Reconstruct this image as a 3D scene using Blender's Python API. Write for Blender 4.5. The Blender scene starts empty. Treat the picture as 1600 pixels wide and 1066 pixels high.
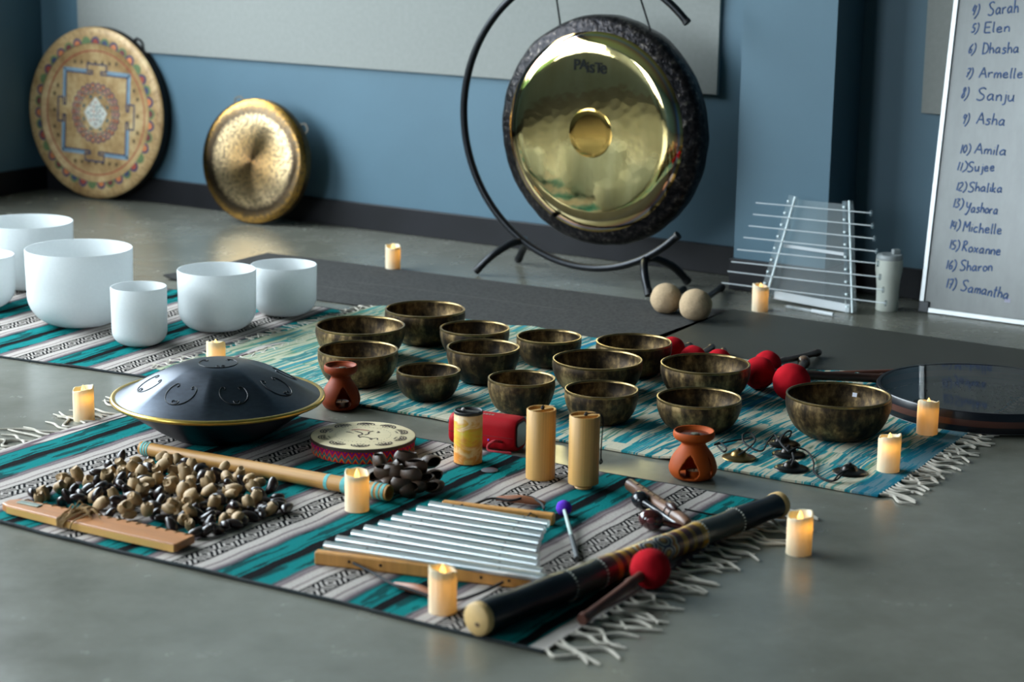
import bpy, bmesh, math, random
from mathutils import Vector, Matrix
from mathutils.noise import noise as pnoise
random.seed(7)
PI = math.pi
SC = bpy.context.scene
COL = SC.collection

# ------------------------------------------------------------------ camera
FPX, CAMH, ROLL = 3111.0, 1.28, math.radians(0.84)
PITCH = math.atan(708.0 / FPX)
cam = bpy.data.cameras.new('camera')
cam.sensor_width = 36.0
cam.lens = FPX / 1600.0 * 36.0
cam.clip_start = 0.05
cam.dof.use_dof = True
cam.dof.focus_distance = 4.95
cam.dof.aperture_fstop = 3.2
camo = bpy.data.objects.new('camera', cam)
COL.objects.link(camo)
CROT = Matrix.Rotation(PI / 2 - PITCH, 3, 'X') @ Matrix.Rotation(ROLL, 3, 'Z')
camo.matrix_world = Matrix.Translation((0, 0, CAMH)) @ CROT.to_4x4()
SC.camera = camo
CPOS = Vector((0, 0, CAMH))

# ------------------------------------------------------------------ world, daylight, exposure
SC.view_settings.view_transform = 'Standard'
SC.view_settings.look = 'None'
SC.view_settings.gamma = 1.0
SC.view_settings.use_curve_mapping = False
SC.view_settings.exposure = 0.0
w = bpy.data.worlds.new('overcast_sky')
SC.world = w
w.use_nodes = True
bg = w.node_tree.nodes['Background']
bg.inputs[0].default_value = (0.80, 0.92, 1.0, 1)
bg.inputs[1].default_value = 18.8
SC.cycles.max_bounces = 10
SC.cycles.diffuse_bounces = 5
SC.cycles.transparent_max_bounces = 16
SC.cycles.sample_clamp_indirect = 6.0
SC.cycles.caustics_reflective = False
SC.cycles.caustics_refractive = False
SC.cycles.use_denoising = True

# room axes: A runs along the back wall to the right, N out of it into the room
WANG = math.radians(-32.5)
E1 = Vector((math.cos(WANG), math.sin(WANG), 0))
NW = Vector((math.sin(WANG), -math.cos(WANG), 0))
def R(a, o, z=0.0): return E1 * a + NW * o + Vector((0, 0, z))
BACK, LEFT, RIGHT, REAR, CEIL = -6.04, -6.21, 3.4, 3.6, 4.0
def portal(name, loc, xdir, sx, sz, nrm):
    l = bpy.data.lights.new(name, 'AREA'); l.shape = 'RECTANGLE'; l.size = sx; l.size_y = sz
    l.cycles.is_portal = True
    o = bpy.data.objects.new(name, l); COL.objects.link(o)
    z = -Vector(nrm); x = Vector(xdir); y = z.cross(x)
    m = Matrix((x, y, z)).transposed().to_4x4(); m.translation = loc
    o.matrix_world = m
WIN_L = (-5.3, 0.3, 0.85, 3.70)      # window band in the left wall: off0, off1, z0, z1
WIN_R = (-6.0, -4.2, 0.80, 3.50)      # window band in the rear wall: along0, along1, z0, z1
portal('window_daylight_left', R(LEFT - .05, (WIN_L[0] + WIN_L[1]) / 2, (WIN_L[2] + WIN_L[3]) / 2), NW, WIN_L[1] - WIN_L[0], WIN_L[3] - WIN_L[2], E1)
portal('window_daylight_rear', R((WIN_R[0] + WIN_R[1]) / 2, REAR + .05, (WIN_R[2] + WIN_R[3]) / 2), E1, WIN_R[1] - WIN_R[0], WIN_R[3] - WIN_R[2], -NW)

# ------------------------------------------------------------------ geometry helpers
def ray(x, y): return CROT @ Vector(((x - 800) / FPX, -(y - 533) / FPX, -1))
def P(x, y, z=0.0):                                   # floor-plan position of a point seen at height z
    d = ray(x, y); return CPOS + d * ((z - CAMH) / d.z)

class MB:
    def __init__(s): s.v = []; s.f = []; s.mi = []
    def add(s, vs, fs, m=0):
        b = len(s.v); s.v += [tuple(q) for q in vs]
        s.f += [tuple(i + b for i in f) for f in fs]; s.mi += [m] * len(fs)
        return s
    def box(s, c, size, rot=None, m=0):
        vs = []
        for x in (-.5, .5):
            for y in (-.5, .5):
                for z in (-.5, .5):
                    q = Vector((x * size[0], y * size[1], z * size[2]))
                    if rot: q = rot @ q
                    vs.append(q + Vector(c))
        return s.add(vs, [(0, 1, 3, 2), (4, 6, 7, 5), (0, 4, 5, 1), (2, 3, 7, 6), (0, 2, 6, 4), (1, 5, 7, 3)], m)
    def lathe(s, prof, n=48, m=0, xf=None, fr=None):   # prof: (r, z) list; r = 0 closes
        b = []; rings = []
        for r, z in prof:
            if r < 1e-6: rings.append([len(b)]); b.append(Vector((0, 0, z)))
            else:
                rings.append(list(range(len(b), len(b) + n)))
                for i in range(n):
                    a = 2 * PI * i / n; rr = r * (fr(a, r, z) if fr else 1)
                    b.append(Vector((rr * math.cos(a), rr * math.sin(a), z)))
        fs = []
        for p, q in zip(rings[:-1], rings[1:]):
            if len(p) == 1 and len(q) == 1: continue
            for i in range(n):
                j = (i + 1) % n
                if len(p) == 1: fs.append((p[0], q[j], q[i]))
                elif len(q) == 1: fs.append((p[i], p[j], q[0]))
                else: fs.append((p[i], p[j], q[j], q[i]))
        if xf: b = [xf @ q for q in b]
        return s.add(b, fs, m)
    def tube(s, pts, rad, n=8, cap=True, m=0, closed=False, sq=None):
        pts = [Vector(p) for p in pts]; k = len(pts)
        rs = rad if isinstance(rad, (list, tuple)) else [rad] * k
        vs = []; up = None
        for i, p in enumerate(pts):
            if closed: t = pts[(i + 1) % k] - pts[i - 1]
            else: t = pts[min(i + 1, k - 1)] - pts[max(i - 1, 0)]
            t = t.normalized() if t.length > 1e-9 else Vector((0, 0, 1))
            if up is None:
                up = Vector((0, 0, 1)) if abs(t.z) < .9 else Vector((1, 0, 0))
            x = up.cross(t); x = x.normalized() if x.length > 1e-6 else t.orthogonal().normalized()
            y = t.cross(x); up = y
            for j in range(n):
                a = 2 * PI * j / n
                o = (x * math.cos(a) + y * math.sin(a)) * rs[i]
                if sq: o = Vector((o.x * sq[0], o.y * sq[1], o.z * sq[2]))
                vs.append(p + o)
        fs = []
        for i in range(k if closed else k - 1):
            a = i * n; b = ((i + 1) % k) * n
            for j in range(n): fs.append((a + j, a + (j + 1) % n, b + (j + 1) % n, b + j))
        if cap and not closed:
            fs.append(tuple(range(n))[::-1]); fs.append(tuple(range((k - 1) * n, k * n)))
        return s.add(vs, fs, m)
    def ell(s, c, r, n=20, k=12, rot=None, m=0, fn=None):
        vs = [(0, 0, -1)]; 
        for i in range(1, k):
            t = -PI / 2 + PI * i / k
            for j in range(n):
                a = 2 * PI * j / n; vs.append((math.cos(t) * math.cos(a), math.cos(t) * math.sin(a), math.sin(t)))
        vs.append((0, 0, 1)); fs = []
        for j in range(n): fs.append((0, 1 + (j + 1) % n, 1 + j))
        for i in range(k - 2):
            for j in range(n):
                a = 1 + i * n; fs.append((a + j, a + (j + 1) % n, a + n + (j + 1) % n, a + n + j))
        L = len(vs) - 1; a = 1 + (k - 2) * n
        for j in range(n): fs.append((a + j, a + (j + 1) % n, L))
        o = []
        for q in vs:
            q = Vector(q); d = fn(q) if fn else 1.0
            q = Vector((q.x * r[0], q.y * r[1], q.z * r[2])) * d
            if rot: q = rot @ q
            o.append(q + Vector(c))
        return s.add(o, fs, m)
    def prism(s, poly, z0, z1, xf=None, m=0):
        n = len(poly); vs = [Vector((p[0], p[1], z0)) for p in poly] + [Vector((p[0], p[1], z1)) for p in poly]
        if xf: vs = [xf @ q for q in vs]
        fs = [tuple(range(n))[::-1], tuple(range(n, 2 * n))] + [(i, (i + 1) % n, n + (i + 1) % n, n + i) for i in range(n)]
        return s.add(vs, fs, m)
    def strip(s, pts, wid, z, m=0):                     # flat ribbon in the xy plane with a little height
        pts = [Vector((p[0], p[1], 0)) for p in pts]; k = len(pts); top = []
        for i, p in enumerate(pts):
            t = (pts[min(i + 1, k - 1)] - pts[max(i - 1, 0)]).normalized(); nrm = Vector((-t.y, t.x, 0))
            ww = wid[i] if isinstance(wid, (list, tuple)) else wid
            top += [p + nrm * ww / 2 + Vector((0, 0, z)), p - nrm * ww / 2 + Vector((0, 0, z))]
        fs = [(2 * i, 2 * i + 1, 2 * i + 3, 2 * i + 2) for i in range(k - 1)]
        return s.add(top, fs, m)

def obj(name, mb, mats, parent=None, smooth=40, bevel=0, loc=None, rot=None):
    me = bpy.data.meshes.new(name)
    if isinstance(mb, bpy.types.Mesh): me = mb
    else:
        me.from_pydata(mb.v, [], mb.f)
        for mt in (mats if isinstance(mats, (list, tuple)) else [mats]): me.materials.append(mt)
        if any(mb.mi): me.polygons.foreach_set('material_index', mb.mi)
        bm = bmesh.new(); bm.from_mesh(me); bmesh.ops.recalc_face_normals(bm, faces=bm.faces); bm.to_mesh(me); bm.free()
        if smooth:
            me.shade_smooth(); me.set_sharp_from_angle(angle=math.radians(smooth))
        me.update()
    o = bpy.data.objects.new(name, me); COL.objects.link(o)
    if parent: o.parent = parent
    if loc is not None: o.location = loc
    if rot is not None: o.rotation_euler = rot
    if bevel:
        b = o.modifiers.new('bevel', 'BEVEL'); b.width = bevel; b.segments = 2; b.limit_method = 'ANGLE'
    return o
def tag(o, label, cat, group=None, kind=None):
    o['label'] = label; o['category'] = cat
    if group: o['group'] = group
    if kind: o['kind'] = kind
    return o
def thing(name, label, cat, loc=(0, 0, 0), rz=0.0, group=None):
    o = bpy.data.objects.new(name, None); COL.objects.link(o)
    o.empty_display_size = .05; o.location = loc; o.rotation_euler = (0, 0, rz)
    return tag(o, label, cat, group)
def struct(name, mb, mat, parent=None, smooth=0, bevel=0):
    o = obj(name, mb, mat, parent, smooth, bevel)
    if not parent: o['kind'] = 'structure'
    return o
def frame(o, x, y, z, loc):
    m = Matrix((x, y, z)).transposed().to_4x4(); m.translation = loc; o.matrix_world = m; return o
def copy_tree(o, parent=None):
    c = o.copy(); COL.objects.link(c); c.parent = parent
    for ch in o.children: copy_tree(ch, c)
    return c
def cr(pts, k=6, closed=False):                          # Catmull-Rom
    pts = [Vector(p) for p in pts]; n = len(pts); out = []
    for i in range(n if closed else n - 1):
        if closed: a, b, c, d = pts[i - 1], pts[i], pts[(i + 1) % n], pts[(i + 2) % n]
        else: a, b, c, d = pts[max(i - 1, 0)], pts[i], pts[i + 1], pts[min(i + 2, n - 1)]
        for j in range(k):
            t = j / k
            out.append(.5 * (2 * b + (c - a) * t + (2 * a - 5 * b + 4 * c - d) * t * t + (3 * b - a - 3 * c + d) * t ** 3))
    if not closed: out.append(pts[-1])
    return out

# ------------------------------------------------------------------ material helpers
def srgb(r, g, b):
    f = lambda c: c / 12.92 if c <= .04045 else ((c + .055) / 1.055) ** 2.4
    return (f(r / 255), f(g / 255), f(b / 255), 1)
class NT:
    def __init__(s, name):
        s.m = bpy.data.materials.new(name); s.m.use_nodes = True
        s.t = s.m.node_tree; s.p = s.t.nodes['Principled BSDF']; s.out = s.t.nodes['Material Output']
        s._tc = None
    def n(s, ty, **kw):
        nd = s.t.nodes.new(ty)
        for k, v in kw.items(): setattr(nd, k, v)
        return nd
    def l(s, a, b): s.t.links.new(a, b)
    def set(s, sock, v):
        if isinstance(v, bpy.types.NodeSocket): s.l(v, sock)
        else: sock.default_value = v
    def tc(s):
        if not s._tc: s._tc = s.n('ShaderNodeTexCoord')
        return s._tc.outputs['Object']
    def xyz(s, v=None):
        x = s.n('ShaderNodeSeparateXYZ'); s.l(v or s.tc(), x.inputs[0]); return x.outputs
    def comb(s, x, y, z):
        c = s.n('ShaderNodeCombineXYZ')
        for i, q in enumerate((x, y, z)): s.set(c.inputs[i], q)
        return c.outputs[0]
    def m_(s, op, a, b=None, c=None, clamp=False):
        nd = s.n('ShaderNodeMath', operation=op); nd.use_clamp = clamp
        s.set(nd.inputs[0], a)
        if b is not None: s.set(nd.inputs[1], b)
        if c is not None: s.set(nd.inputs[2], c)
        return nd.outputs[0]
    def noise(s, scale, detail=3, vec=None, rough=.5, dist=0.0, out=0):
        nd = s.n('ShaderNodeTexNoise'); nd.inputs['Scale'].default_value = scale; nd.inputs['Detail'].default_value = detail
        nd.inputs['Roughness'].default_value = rough; nd.inputs['Distortion'].default_value = dist
        s.l(vec or s.tc(), nd.inputs['Vector']); return nd.outputs[out]
    def mapv(s, scale, vec=None):
        nd = s.n('ShaderNodeMapping'); nd.inputs['Scale'].default_value = scale; s.l(vec or s.tc(), nd.inputs['Vector']); return nd.outputs[0]
    def ramp(s, fac, stops, interp='LINEAR'):
        nd = s.n('ShaderNodeValToRGB'); cr_ = nd.color_ramp; cr_.interpolation = interp
        while len(cr_.elements) < len(stops): cr_.elements.new(0.5)
        for e, (p, c) in zip(cr_.elements, stops): e.position = p
        for e, (p, c) in zip(cr_.elements, stops): e.position = p; e.color = c if len(c) == 4 else (*c, 1)
        s.l(fac, nd.inputs[0]); return nd.outputs[0]
    def mix(s, fac, a, b, mode='MIX'):
        nd = s.n('ShaderNodeMix', data_type='RGBA', blend_type=mode)
        s.set(nd.inputs[0], fac); s.set(nd.inputs[6], a); s.set(nd.inputs[7], b); return nd.outputs[2]
    def bump(s, h, strength=.3, dist=.002):
        nd = s.n('ShaderNodeBump'); nd.inputs['Strength'].default_value = strength; nd.inputs['Distance'].default_value = dist
        s.l(h, nd.inputs['Height']); s.l(nd.outputs[0], s.p.inputs['Normal']); return nd
    def base(s, c, rough=.5, metal=0.0, spec=None):
        s.set(s.p.inputs['Base Color'], c); s.set(s.p.inputs['Roughness'], rough); s.set(s.p.inputs['Metallic'], metal)
        if spec is not None: s.p.inputs['Specular IOR Level'].default_value = spec
        return s
def plain(name, c, rough=.5, metal=0.0, var=.12, scale=30, bump=0.0, spec=None, stretch=None, coat=0):
    t = NT(name); v = t.mapv(stretch) if stretch else None
    nz = t.noise(scale, 4, v)
    lo = tuple(x * (1 - var) for x in c[:3]) + (1,); hi = tuple(min(1, x * (1 + var)) for x in c[:3]) + (1,)
    t.base(t.ramp(nz, [(.3, lo), (.7, hi)]), rough, metal, spec)
    if bump: t.bump(nz, bump, .002)
    if coat: t.p.inputs['Coat Weight'].default_value = coat; t.p.inputs['Coat Roughness'].default_value = .08
    return t.m
# ------------------------------------------------------------------ the setting
def mat_floor():
    t = NT('polished_concrete')
    a = t.noise(1.3, 5, rough=.6); b = t.noise(9, 6, rough=.65); c = t.noise(70, 3)
    mixv = t.m_('ADD', t.m_('MULTIPLY', a, .6), t.m_('MULTIPLY', b, .4))
    col = t.ramp(mixv, [(.30, srgb(92, 91, 81)), (.5, srgb(108, 107, 97)), (.7, srgb(124, 123, 113))])
    col = t.mix(t.m_('MULTIPLY', t.m_('GREATER_THAN', c, .70), .14), col, srgb(150, 148, 139))
    t.base(col, t.m_('ADD', t.m_('MULTIPLY', b, .16), .17), 0, .5)
    t.bump(t.m_('ADD', a, t.m_('MULTIPLY', b, .3)), .04, .01)
    return t.m
M_FLOOR = mat_floor()
M_WALL = plain('blue_wall_paint', srgb(73, 102, 117), .55, var=.04, scale=4, bump=.03)
M_CEIL = plain('white_ceiling_paint', srgb(150, 150, 148), .8, var=.02, scale=4)
M_BASE = plain('black_skirting_tile', srgb(17, 17, 21), .45, var=.35, scale=7, bump=.05, spec=.28)
M_FRAME = plain('dark_window_frame', srgb(46, 48, 50), .4, var=.1)
M_PANEL = plain('pale_grey_felt_board', srgb(134, 136, 132), .85, var=.04, scale=60, bump=.08)
M_GROUND = plain('green_lawn', srgb(74, 96, 58), .9, var=.25, scale=3)
M_HEDGE = plain('green_foliage', srgb(62, 92, 54), .7, var=.5, scale=5)

def slab(mb, a0, a1, o0, o1, z0, z1):
    rot = Matrix.Rotation(WANG, 3, 'Z')
    c = R((a0 + a1) / 2, (o0 + o1) / 2, (z0 + z1) / 2)
    return mb.box(c, (a1 - a0, abs(o1 - o0), z1 - z0), rot)
struct('floor', slab(MB(), LEFT - .2, RIGHT + .2, BACK - .2, REAR + .2, -.1, 0), M_FLOOR)
struct('ceiling', slab(MB(), LEFT - .2, RIGHT + .2, BACK - .2, REAR + .2, CEIL, CEIL + .1), M_CEIL)
struct('wall_back', slab(MB(), LEFT - .2, RIGHT + .2, BACK - .2, BACK, 0, CEIL), M_WALL)
struct('wall_right', slab(MB(), RIGHT, RIGHT + .2, BACK, REAR, 0, CEIL), M_WALL)
m = MB()
slab(m, LEFT - .2, LEFT, BACK, WIN_L[0], 0, CEIL); slab(m, LEFT - .2, LEFT, WIN_L[1], REAR, 0, CEIL)
slab(m, LEFT - .2, LEFT, WIN_L[0], WIN_L[1], WIN_L[3], CEIL); slab(m, LEFT - .2, LEFT, WIN_L[0], WIN_L[1], 0, WIN_L[2])
struct('wall_left', m, M_WALL)
m = MB()
slab(m, LEFT - .2, WIN_R[0], REAR, REAR + .2, 0, CEIL); slab(m, WIN_R[1], RIGHT + .2, REAR, REAR + .2, 0, CEIL)
slab(m, WIN_R[0], WIN_R[1], REAR, REAR + .2, WIN_R[3], CEIL); slab(m, WIN_R[0], WIN_R[1], REAR, REAR + .2, 0, WIN_R[2])
struct('wall_rear', m, M_WALL)
struct('wall_pillar', slab(MB(), -2.852, -2.527, BACK, -5.825, 0, CEIL), M_WALL)
struct('baseboard_pillar', slab(MB(), -2.862, -2.517, BACK, -5.812, 0, .105), M_BASE, bevel=.003)
struct('baseboard_back', slab(MB(), LEFT, RIGHT, BACK, BACK + .014, 0, .10), M_BASE, bevel=.003)
struct('baseboard_left', slab(MB(), LEFT, LEFT + .014, BACK, REAR, 0, .10), M_BASE, bevel=.003)
m = MB(); z0, z1 = WIN_L[2], WIN_L[3]
for i in range(6):
    o = WIN_L[0] + (WIN_L[1] - WIN_L[0]) * i / 5
    slab(m, LEFT - .12, LEFT - .06, o - .03, o + .03, z0, z1)
slab(m, LEFT - .12, LEFT - .06, WIN_L[0], WIN_L[1], z0, z0 + .06); slab(m, LEFT - .12, LEFT - .06, WIN_L[0], WIN_L[1], z1 - .06, z1)
struct('window_1', m, M_FRAME)
m = MB(); z0, z1 = WIN_R[2], WIN_R[3]
for i in range(6):
    a = WIN_R[0] + (WIN_R[1] - WIN_R[0]) * i / 5
    slab(m, a - .03, a + .03, REAR + .06, REAR + .12, z0, z1)
slab(m, WIN_R[0], WIN_R[1], REAR + .06, REAR + .12, z0, z0 + .06); slab(m, WIN_R[0], WIN_R[1], REAR + .06, REAR + .12, z1 - .06, z1)
struct('window_2', m, M_FRAME)
struct('lawn_ground', slab(MB(), LEFT - 14, LEFT - .21, BACK - 8, REAR + 10, -.12, -.02), M_GROUND)
struct('garden_ground', slab(MB(), LEFT - .2, RIGHT + 6, REAR + .21, REAR + 10, -.12, -.02), M_GROUND)
def hedge(label, a0, a1, o0, o1, h):
    mb = MB(); random.seed(3)
    n = 46
    for i in range(n):
        t = random.random(); a = a0 + (a1 - a0) * random.random(); o = o0 + (o1 - o0) * random.random()
        r = .5 + .5 * random.random(); z = .3 + (h - .6) * random.random()
        ph = random.random() * 50
        mb.ell(R(a, o, z), (r, r, r * .9), 14, 9, fn=lambda q: 1 + .28 * pnoise(q * 2.6 + Vector((ph, 0, 0))))
    return tag(obj('hedge', mb, M_HEDGE), label, 'hedge')
hedge('tall green hedge outside the windows, mirrored dimly in the big hanging gong', LEFT - 9.2, LEFT - 7.6, BACK - 3, REAR + 5, 2.6)

def board(label, a0, a1, z0, z1, off):
    t = thing('wall_panel', label, 'wall panel', R((a0 + a1) / 2, BACK + .001, z0), WANG)
    obj('felt_face', MB().box((0, -.008, (z1 - z0) / 2), (a1 - a0, .016, z1 - z0)), M_PANEL, t, 0, .002)
    return t
board('long pale grey felt board fixed to the blue wall behind the big gong', -5.985, -3.035, .611, 1.9, 0)
board('small pale grey board on the wall behind the whiteboard', -2.312, -1.2, .602, 1.9, 0)

# ------------------------------------------------------------------ mats and blankets
RT = .006                                                # height of a blanket's upper face
M_MAT = plain('charcoal_yoga_mat', srgb(44, 43, 41), .95, var=.6, scale=110, bump=.35)
M_MAT2 = plain('dark_olive_yoga_mat', srgb(46, 46, 39), .6, var=.10, scale=5, bump=.05)
def yoga_mat(label, fl, ang, L, W, mat, lines=()):
    d = Vector((math.cos(ang), math.sin(ang), 0)); v = Vector((-d.y, d.x, 0))
    t = thing('yoga_mat', label, 'mat', fl - v * W, ang)
    mb = MB(); nx, ny = 40, 12; vs = []; fs = []
    for k, zz in ((0, .004), (1, .0)):
        for j in range(ny + 1):
            for i in range(nx + 1):
                x, y = L * i / nx, W * j / ny
                curl = .012 * max(0, 1 - x / .10) ** 2 * max(0, 1 - y / .25) if lines else 0
                vs.append((x, y, zz + curl))
    s = (nx + 1) * (ny + 1)
    for j in range(ny):
        for i in range(nx):
            a = j * (nx + 1) + i; fs.append((a, a + 1, a + nx + 2, a + nx + 1)); fs.append((s + a, s + a + nx + 1, s + a + nx + 2, s + a + 1))
    rim = [i for i in range(nx + 1)] + [(j) * (nx + 1) + nx for j in range(1, ny + 1)] + [ny * (nx + 1) + i for i in range(nx - 1, -1, -1)] + [j * (nx + 1) for j in range(ny - 1, 0, -1)]
    for a, b in zip(rim, rim[1:] + rim[:1]): fs.append((a, s + a, s + b, b))
    mb.add(vs, fs); obj('mat_sheet', mb, mat, t, 30)
    for y, x0, x1 in lines:
        obj('crease', MB().tube(cr([(x0, y, .0042), ((x0 + x1) / 2, y + .012, .0042), (x1, y - .006, .0042)], 8), .0022, 6, sq=(1, 1, .35)), M_CREASE, t)
    return t
M_CREASE = plain('worn_mat_crease', srgb(66, 64, 60), .9, var=.1)
yoga_mat('charcoal felted yoga mat on the floor in front of the gong stand', Vector((-.873, 6.965, 0)), math.radians(-29.7), 1.78, .575, M_MAT, ((.30, .55, 1.35), (.17, .1, .8)))
yoga_mat('smooth dark olive yoga mat under the red mallets and frame drum', Vector((.685, 6.105, 0)), math.radians(-32.9), 1.83, .61, M_MAT2)

def mat_serape(phase, half, per=.303):
    t = NT('teal_serape_weave'); x = t.xyz()
    wv = t.noise(7, 2, t.comb(t.m_('MULTIPLY', x[0], .6), x[1], 0.0))
    fine = t.noise(160, 2)
    u = t.m_('ADD', x[0], t.m_('MULTIPLY', t.m_('SUBTRACT', wv, .5), .020))
    u = t.m_('ADD', u, t.m_('MULTIPLY', t.m_('SUBTRACT', fine, .5), .004))
    tt = t.m_('FRACT', t.m_('ADD', t.m_('DIVIDE', t.m_('SUBTRACT', u, phase), per), 40.5))
    W_, G_, MV, TE, TD, BK = srgb(182, 173, 166), srgb(138, 128, 128), srgb(98, 82, 88), srgb(10, 118, 118), srgb(6, 78, 78), srgb(12, 13, 16)
    stops = [(0, BK), (.035, BK), (.045, TD), (.07, TE), (.19, TE), (.215, MV), (.245, G_), (.255, MV), (.285, W_), (.345, W_), (.355, MV), (.37, W_), (.410, W_), (.416, BK), (.426, BK), (.432, W_),
             (.568, W_), (.574, BK), (.584, BK), (.590, W_), (.655, W_), (.665, MV), (.69, W_), (.73, G_), (.75, MV), (.785, TD), (.80, TE), (.91, TE), (.93, TD), (.942, TE), (.955, TE), (.965, BK)]
    col = t.ramp(tt, stops)
    du = t.m_('ABSOLUTE', t.m_('MULTIPLY', t.m_('SUBTRACT', tt, .5), per))
    tri = t.m_('PINGPONG', x[1], .036)
    fr_ = t.m_('FRACT', t.m_('DIVIDE', t.m_('ADD', du, t.m_('MULTIPLY', tri, 1.05)), .0155))
    step = t.m_('LESS_THAN', t.m_('ADD', fr_, t.m_('MULTIPLY', t.m_('SUBTRACT', fine, .5), .5)), .52)
    band = t.m_('LESS_THAN', du, .0235)
    col = t.mix(t.m_('MULTIPLY', band, step), col, BK)
    # darker picks inside the teal
    pk = t.noise(60, 3, t.comb(x[0], t.m_('MULTIPLY', x[1], .12), 0.0))
    col = t.mix(t.m_('MULTIPLY', t.m_('GREATER_THAN', t.m_('ABSOLUTE', t.m_('SUBTRACT', tt, .5)), .27), t.m_('MULTIPLY', t.m_('GREATER_THAN', pk, .555), .85)), col, t.mix(.8, col, BK))
    col = t.mix(t.m_('MULTIPLY', fine, .35), col, t.mix(.5, col, BK))
    ends = t.m_('GREATER_THAN', t.m_('ABSOLUTE', t.m_('SUBTRACT', x[0], half)), half - .032)
    col = t.mix(ends, col, t.ramp(t.noise(40, 2, t.comb(x[0], t.m_('MULTIPLY', x[1], .1), 0.0)), [(.42, MV), (.5, W_)]))
    t.base(col, .95, 0, .05)
    t.bump(t.m_('ADD', fine, t.m_('MULTIPLY', pk, .6)), .5, .003)
    return t.m
def mat_ikat():
    t = NT('turquoise_ikat_weave'); x = t.xyz()
    stp = t.m_('MULTIPLY', t.m_('FLOOR', t.m_('ADD', t.m_('MULTIPLY', x[1], 9), t.noise(3, 1))), .37)
    wv = t.noise(5, 2); fine = t.noise(180, 2)
    u = t.m_('ADD', x[0], t.m_('MULTIPLY', t.m_('SUBTRACT', wv, .5), .03))
    n1 = t.noise(24, 4, t.comb(u, t.m_('MULTIPLY', x[1], .03), 0.0), .62)
    n2 = t.noise(8, 2, t.comb(u, t.m_('MULTIPLY', x[1], .05), 3.0))
    n3 = t.noise(46, 3, t.comb(u, t.m_('MULTIPLY', x[1], .07), t.m_('MULTIPLY', stp, .06)), .6)
    v = t.m_('ADD', t.m_('ADD', t.m_('MULTIPLY', n1, .42), t.m_('MULTIPLY', n2, .33)), t.m_('MULTIPLY', n3, .25))
    CR, C2, TE, TD, BL, GR = srgb(196, 188, 165), srgb(176, 176, 158), srgb(52, 146, 150), srgb(18, 96, 112), srgb(34, 110, 150), srgb(92, 124, 96)
    col = t.ramp(v, [(.30, TD), (.36, TE), (.40, BL), (.43, TE), (.45, GR), (.462, C2), (.474, CR), (.502, CR), (.510, TE), (.545, TD), (.56, C2), (.575, TE), (.61, BL), (.65, TD), (.70, CR)])
    warm = t.mix(.35, col, srgb(120, 150, 110), 'MIX')
    col = t.mix(t.m_('MULTIPLY', t.m_('SUBTRACT', 1.0, t.m_('DIVIDE', x[0], .9), clamp=True), .8), col, warm)
    edge = t.m_('GREATER_THAN', x[0], 1.985)
    col = t.mix(t.m_('MULTIPLY', edge, .8), col, srgb(30, 105, 130))
    col = t.mix(t.m_('MULTIPLY', fine, .30), col, t.mix(.5, col, srgb(20, 40, 50)))
    t.base(col, .95, 0, .05)
    t.bump(fine, .45, .003)
    return t.m
M_FRINGE = plain('cream_cotton_fringe', srgb(186, 178, 165), .95, var=.12, scale=80)
M_HEM = plain('dark_overlocked_hem', srgb(34, 40, 42), .95, var=.4, scale=120)

def rug(label, O, ang, L, W, mat, fr0, fr1, seed, ripple=.004, z=RT, hem=True):
    """fr0 / fr1: (length, count) of the fringe at the u=0 and u=L ends"""
    random.seed(seed)
    t = thing('woven_blanket', label, 'blanket', (O[0], O[1], 0), ang)
    nx, ny = 110, 66
    def pos(x, y):
        ex = min(x, L - x); ey = min(y, W - y)
        k = max(0, 1 - min(ex, ey) / .07)
        yy = y + .012 * pnoise(Vector((x * 2.2, seed, 0))) * (1 if y < W / 2 else -1) * (1 - min(1, ey / .3))
        xx = x + .010 * pnoise(Vector((y * 2.5, seed, 5))) * (1 - min(1, ex / .3))
        h = z + .0009 * pnoise(Vector((x * 9, y * 9, seed))) + k * ripple * max(0, pnoise(Vector((x * 6, y * 6, seed + 3))) * 1.6)
        return Vector((xx, yy, h))
    mb = MB(); vs = []; fs = []
    for j in range(ny + 1):
        for i in range(nx + 1): vs.append(pos(L * i / nx, W * j / ny))
    s = len(vs); vs += [Vector((q.x, q.y, max(q.z - .005, .0005))) for q in vs]
    for j in range(ny):
        for i in range(nx):
            a = j * (nx + 1) + i; fs.append((a, a + 1, a + nx + 2, a + nx + 1)); fs.append((s + a, s + a + nx + 1, s + a + nx + 2, s + a + 1))
    rim = [i for i in range(nx + 1)] + [(j) * (nx + 1) + nx for j in range(1, ny + 1)] + [ny * (nx + 1) + i for i in range(nx - 1, -1, -1)] + [j * (nx + 1) for j in range(ny - 1, 0, -1)]
    for a, b in zip(rim, rim[1:] + rim[:1]): fs.append((a, s + a, s + b, b))
    mb.add(vs, fs); obj('woven_cloth', mb, mat, t, 60)
    if hem:
        for yy in (0, W):
            obj('hem', MB().tube([pos(L * i / 80, yy) + Vector((0, 0, -.002)) for i in range(81)], .0032, 6), M_HEM, t)
    for x0, sg, (fl, cnt) in ((0, -1, fr0), (L, 1, fr1)):
        for i in range(cnt):
            y = W * (i + .5) / cnt + random.uniform(-.004, .004); b = pos(x0, min(max(y, 0), W)); b.z -= .002
            ln = fl * random.uniform(.7, 1.15); dy = random.uniform(-.45, .45) * ln; c1 = random.uniform(-.02, .02)
            pts = [b, Vector((b.x + sg * ln * .3, b.y + dy * .15 + c1, max(b.z - .001, .004))), Vector((b.x + sg * ln * .65, b.y + dy * .6 - c1, .0042)), Vector((b.x + sg * ln, b.y + dy, .0036))]
            obj('fringe_tassel', MB().tube(cr(pts, 4), [.0034] * 9 + [.003, .0028, .0024, .0018], 5), M_FRINGE, t)
    return t
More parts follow.
